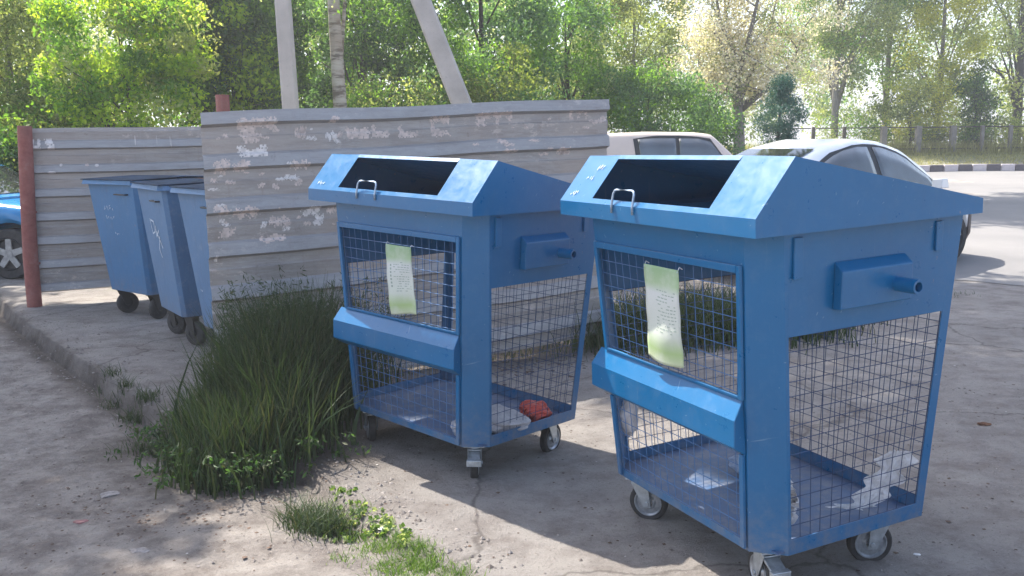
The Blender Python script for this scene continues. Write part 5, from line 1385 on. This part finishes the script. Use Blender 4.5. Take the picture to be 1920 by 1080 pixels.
crumple('cardboard_box', 'crushed grey package on the nearer bin floor behind the front mesh', MAT['card'], RBM, (.03, .52, zf_ + .05), .085, 6, 'box', (1.2, .9, .55))
crumple('plastic_bag', 'pale blue wrapper beside the crushed grey package in the nearer bin', MAT['bag_blue'], RBM, (-.12, .55, zf_ + .04), .07, 7, 'bag', (1.1, .9, .5))
# torn white film hanging behind the corner post of the nearer bin
def film(name, label, mat, M_, pts, w, seed):
    rng = np.random.default_rng(seed); V = []; F = []; n = 40; m = 10
    pts = [np.array(p, float) for p in pts]
    for i in range(n + 1):
        t = i / n * (len(pts) - 1); k = min(int(t), len(pts) - 2); f = t - k; c = pts[k] * (1 - f) + pts[k + 1] * f
        ww = w * (.5 + .5 * math.sin(i * .35 + seed) ** 2)
        for j in range(m + 1):
            s = j / m * 2 - 1; V.append(c + np.array([ww * s * .6, ww * s * .7, 0]) + np.array([.015 * math.sin(j * 2.1 + i * .5), .015 * math.cos(j * 1.7 + i * .4), .006 * math.sin(j * 3 + i)]) * (.35 if w > .05 else 1) + rng.normal(size=3) * (.0005 if w > .05 else .002))
    F = [(i * (m + 1) + j, i * (m + 1) + j + 1, (i + 1) * (m + 1) + j + 1, (i + 1) * (m + 1) + j) for i in range(n) for j in range(m)]
    o = mesh_np(name, V, F, mat); o.matrix_world = M_.copy(); md = o.modifiers.new('s', 'SOLIDIFY'); md.thickness = .0008
    tag(o, label, 'plastic film'); return o
film('plastic_film', 'torn white plastic film hanging beside the corner post inside the nearer bin', MAT['bag_white'], RBM, [(.43, .235, .60), (.435, .25, .50), (.44, .26, .40), (.43, .29, .32), (.42, .25, .26)], .028, 2)
film('plastic_film', 'broad pale plastic sheet slumped in the back corner of the nearer bin', MAT['bag_white'], RBM, [(.36, .60, .222), (.40, .66, .24), (.44, .72, .34), (.465, .76, .44)], .075, 5)
# dirt scraps and pebbles
def scatter(n, f, s0, s1, mat, name, label, flat=.35, seed=1, cat='debris'):
    r = np.random.default_rng(seed); P = f(r, n); P = P[(pad_dist(P[:, 0], P[:, 1]) > -9)]
    n = len(P); s = r.uniform(s0, s1, n) * r.uniform(.4, 1, n)
    base = np.array([(1, 0, 0), (0, 1, 0), (-1, 0, 0), (0, -1, 0), (0, 0, 1)]); V = np.repeat(base[None], n, 0) * r.uniform(.6, 1.2, (n, 5, 1)) * s[:, None, None]
    a = r.uniform(0, 6.28, n); ca_, sa_ = np.cos(a)[:, None], np.sin(a)[:, None]; X = V[:, :, 0] * ca_ - V[:, :, 1] * sa_; Yy = V[:, :, 0] * sa_ + V[:, :, 1] * ca_
    V = np.stack([X + P[:, 0:1], Yy + P[:, 1:2], V[:, :, 2] * flat + (terr(P[:, 0], P[:, 1]) + .001)[:, None]], -1).reshape(-1, 3)
    F = (np.arange(n) * 5)[:, None, None] + np.array([(0, 1, 4), (1, 2, 4), (2, 3, 4), (3, 0, 4)])[None]
    o = mesh_np(name, V, F.reshape(-1, 3), mat, midx=None); tag(o, label, cat, kind='stuff')
def area(x0, x1, y0, y1): return lambda r, n: np.stack([r.uniform(x0, x1, n), r.uniform(y0, y1, n)], 1)
def edge(r, n):
    t = r.uniform(1, 7, n); i = t.astype(int); f = t - i; p = PAD[i] * (1 - f)[:, None] + PAD[np.minimum(i + 1, len(PAD) - 1)] * f[:, None]
    return p + r.normal(size=(n, 2)) * .16
pebm = leafmat('pebble', [(.12, .10, .09), (.30, .27, .25), (.20, .17, .15)], 0.0, .9); scm = leafmat('pale_scrap', [(.45, .42, .40), (.62, .60, .57)], 0.0, .8); dkm = leafmat('dark_crumb', [(.05, .035, .03), (.12, .08, .06), (.10, .07, .05)], 0.0, .9)
scatter(7000, area(-5, 3.2, 2.3, 8.5), .003, .010, pebm, 'gravel', 'fine grit and pebbles strewn over the yard', .6, 1, 'gravel')
scatter(1500, edge, .004, .018, pebm, 'rubble', 'crumbled concrete bits along the broken slab edge', .7, 2, 'rubble')
scatter(3200, area(-5, 3.2, 2.3, 8.5), .004, .014, dkm, 'debris', 'dark dry leaf crumbs and dirt scattered over the yard', .12, 3)
scatter(200, area(-4, 3, 2.4, 8), .004, .012, scm, 'debris', 'tiny pale paper scraps scattered over the yard', .1, 4)
scatter(500, lambda r, n: np.stack([r.normal(-1.45, .35, n), r.normal(3.75, .25, n)], 1), .004, .016, dkm, 'debris', 'brown crumbs and trampled scraps on the dirt below the weed clump', .25, 6)
scatter(900, lambda r, n: FL + FD * r.uniform(.3, 3.4, (n, 1)) + FN * r.normal(.25, .2, (n, 1)), .006, .03, dkm, 'debris', 'dry twigs and leaves gathered at the foot of the taller screen', .15, 7)
def bit(label, px, py, size, mat, seed, name='wrapper', sc=(1.3, 1, .18), cat='litter'):
    p = G(px, py); crumple(name, label, mat, Matrix.Identity(4), (p[0], p[1], p[2] + size * .12), size, seed, cat, sc, sub=3)
MAT['dirty'] = simple('dirty_paper', (.22, .20, .19), .9, 0, .4, 40)
bit('dusty crumpled wrapper on the dirt at the lower left', 262, 1035, .030, MAT['dirty'], 11, sc=(1.3, .9, .3))
bit('reddish flattened wrapper on the dirt left of the weed clump', 152, 980, .026, simple('pink_wrap', (.26, .13, .12), .9, 0, .4, 30), 12, sc=(1.3, .8, .3))
bit('pale cigarette pack scrap among grass at the slab edge', 722, 992, .022, MAT['bag_white'], 13)
bit('grey stone on the dirt left of the red-brown scraps', 205, 930, .035, MAT['dirty'], 14, 'stone', (1.2, 1, .4), 'stone')
bit('small brown leaf scrap on the ground near the right edge', 1845, 796, .03, MAT['brown'], 15, 'leaf_scrap', (1.2, .7, .3))
bit('white scrap on ground near the right edge of the picture', 1720, 1040, .01, MAT['bag_white'], 16)
bit('white plastic shred caught at the foot of the taller screen, in the weeds', 402, 690, .045, MAT['bag_white'], 17, 'plastic_shred', (.5, .5, 1.3))
glare_haze(0.0032)
print('objects', len(bpy.data.objects))
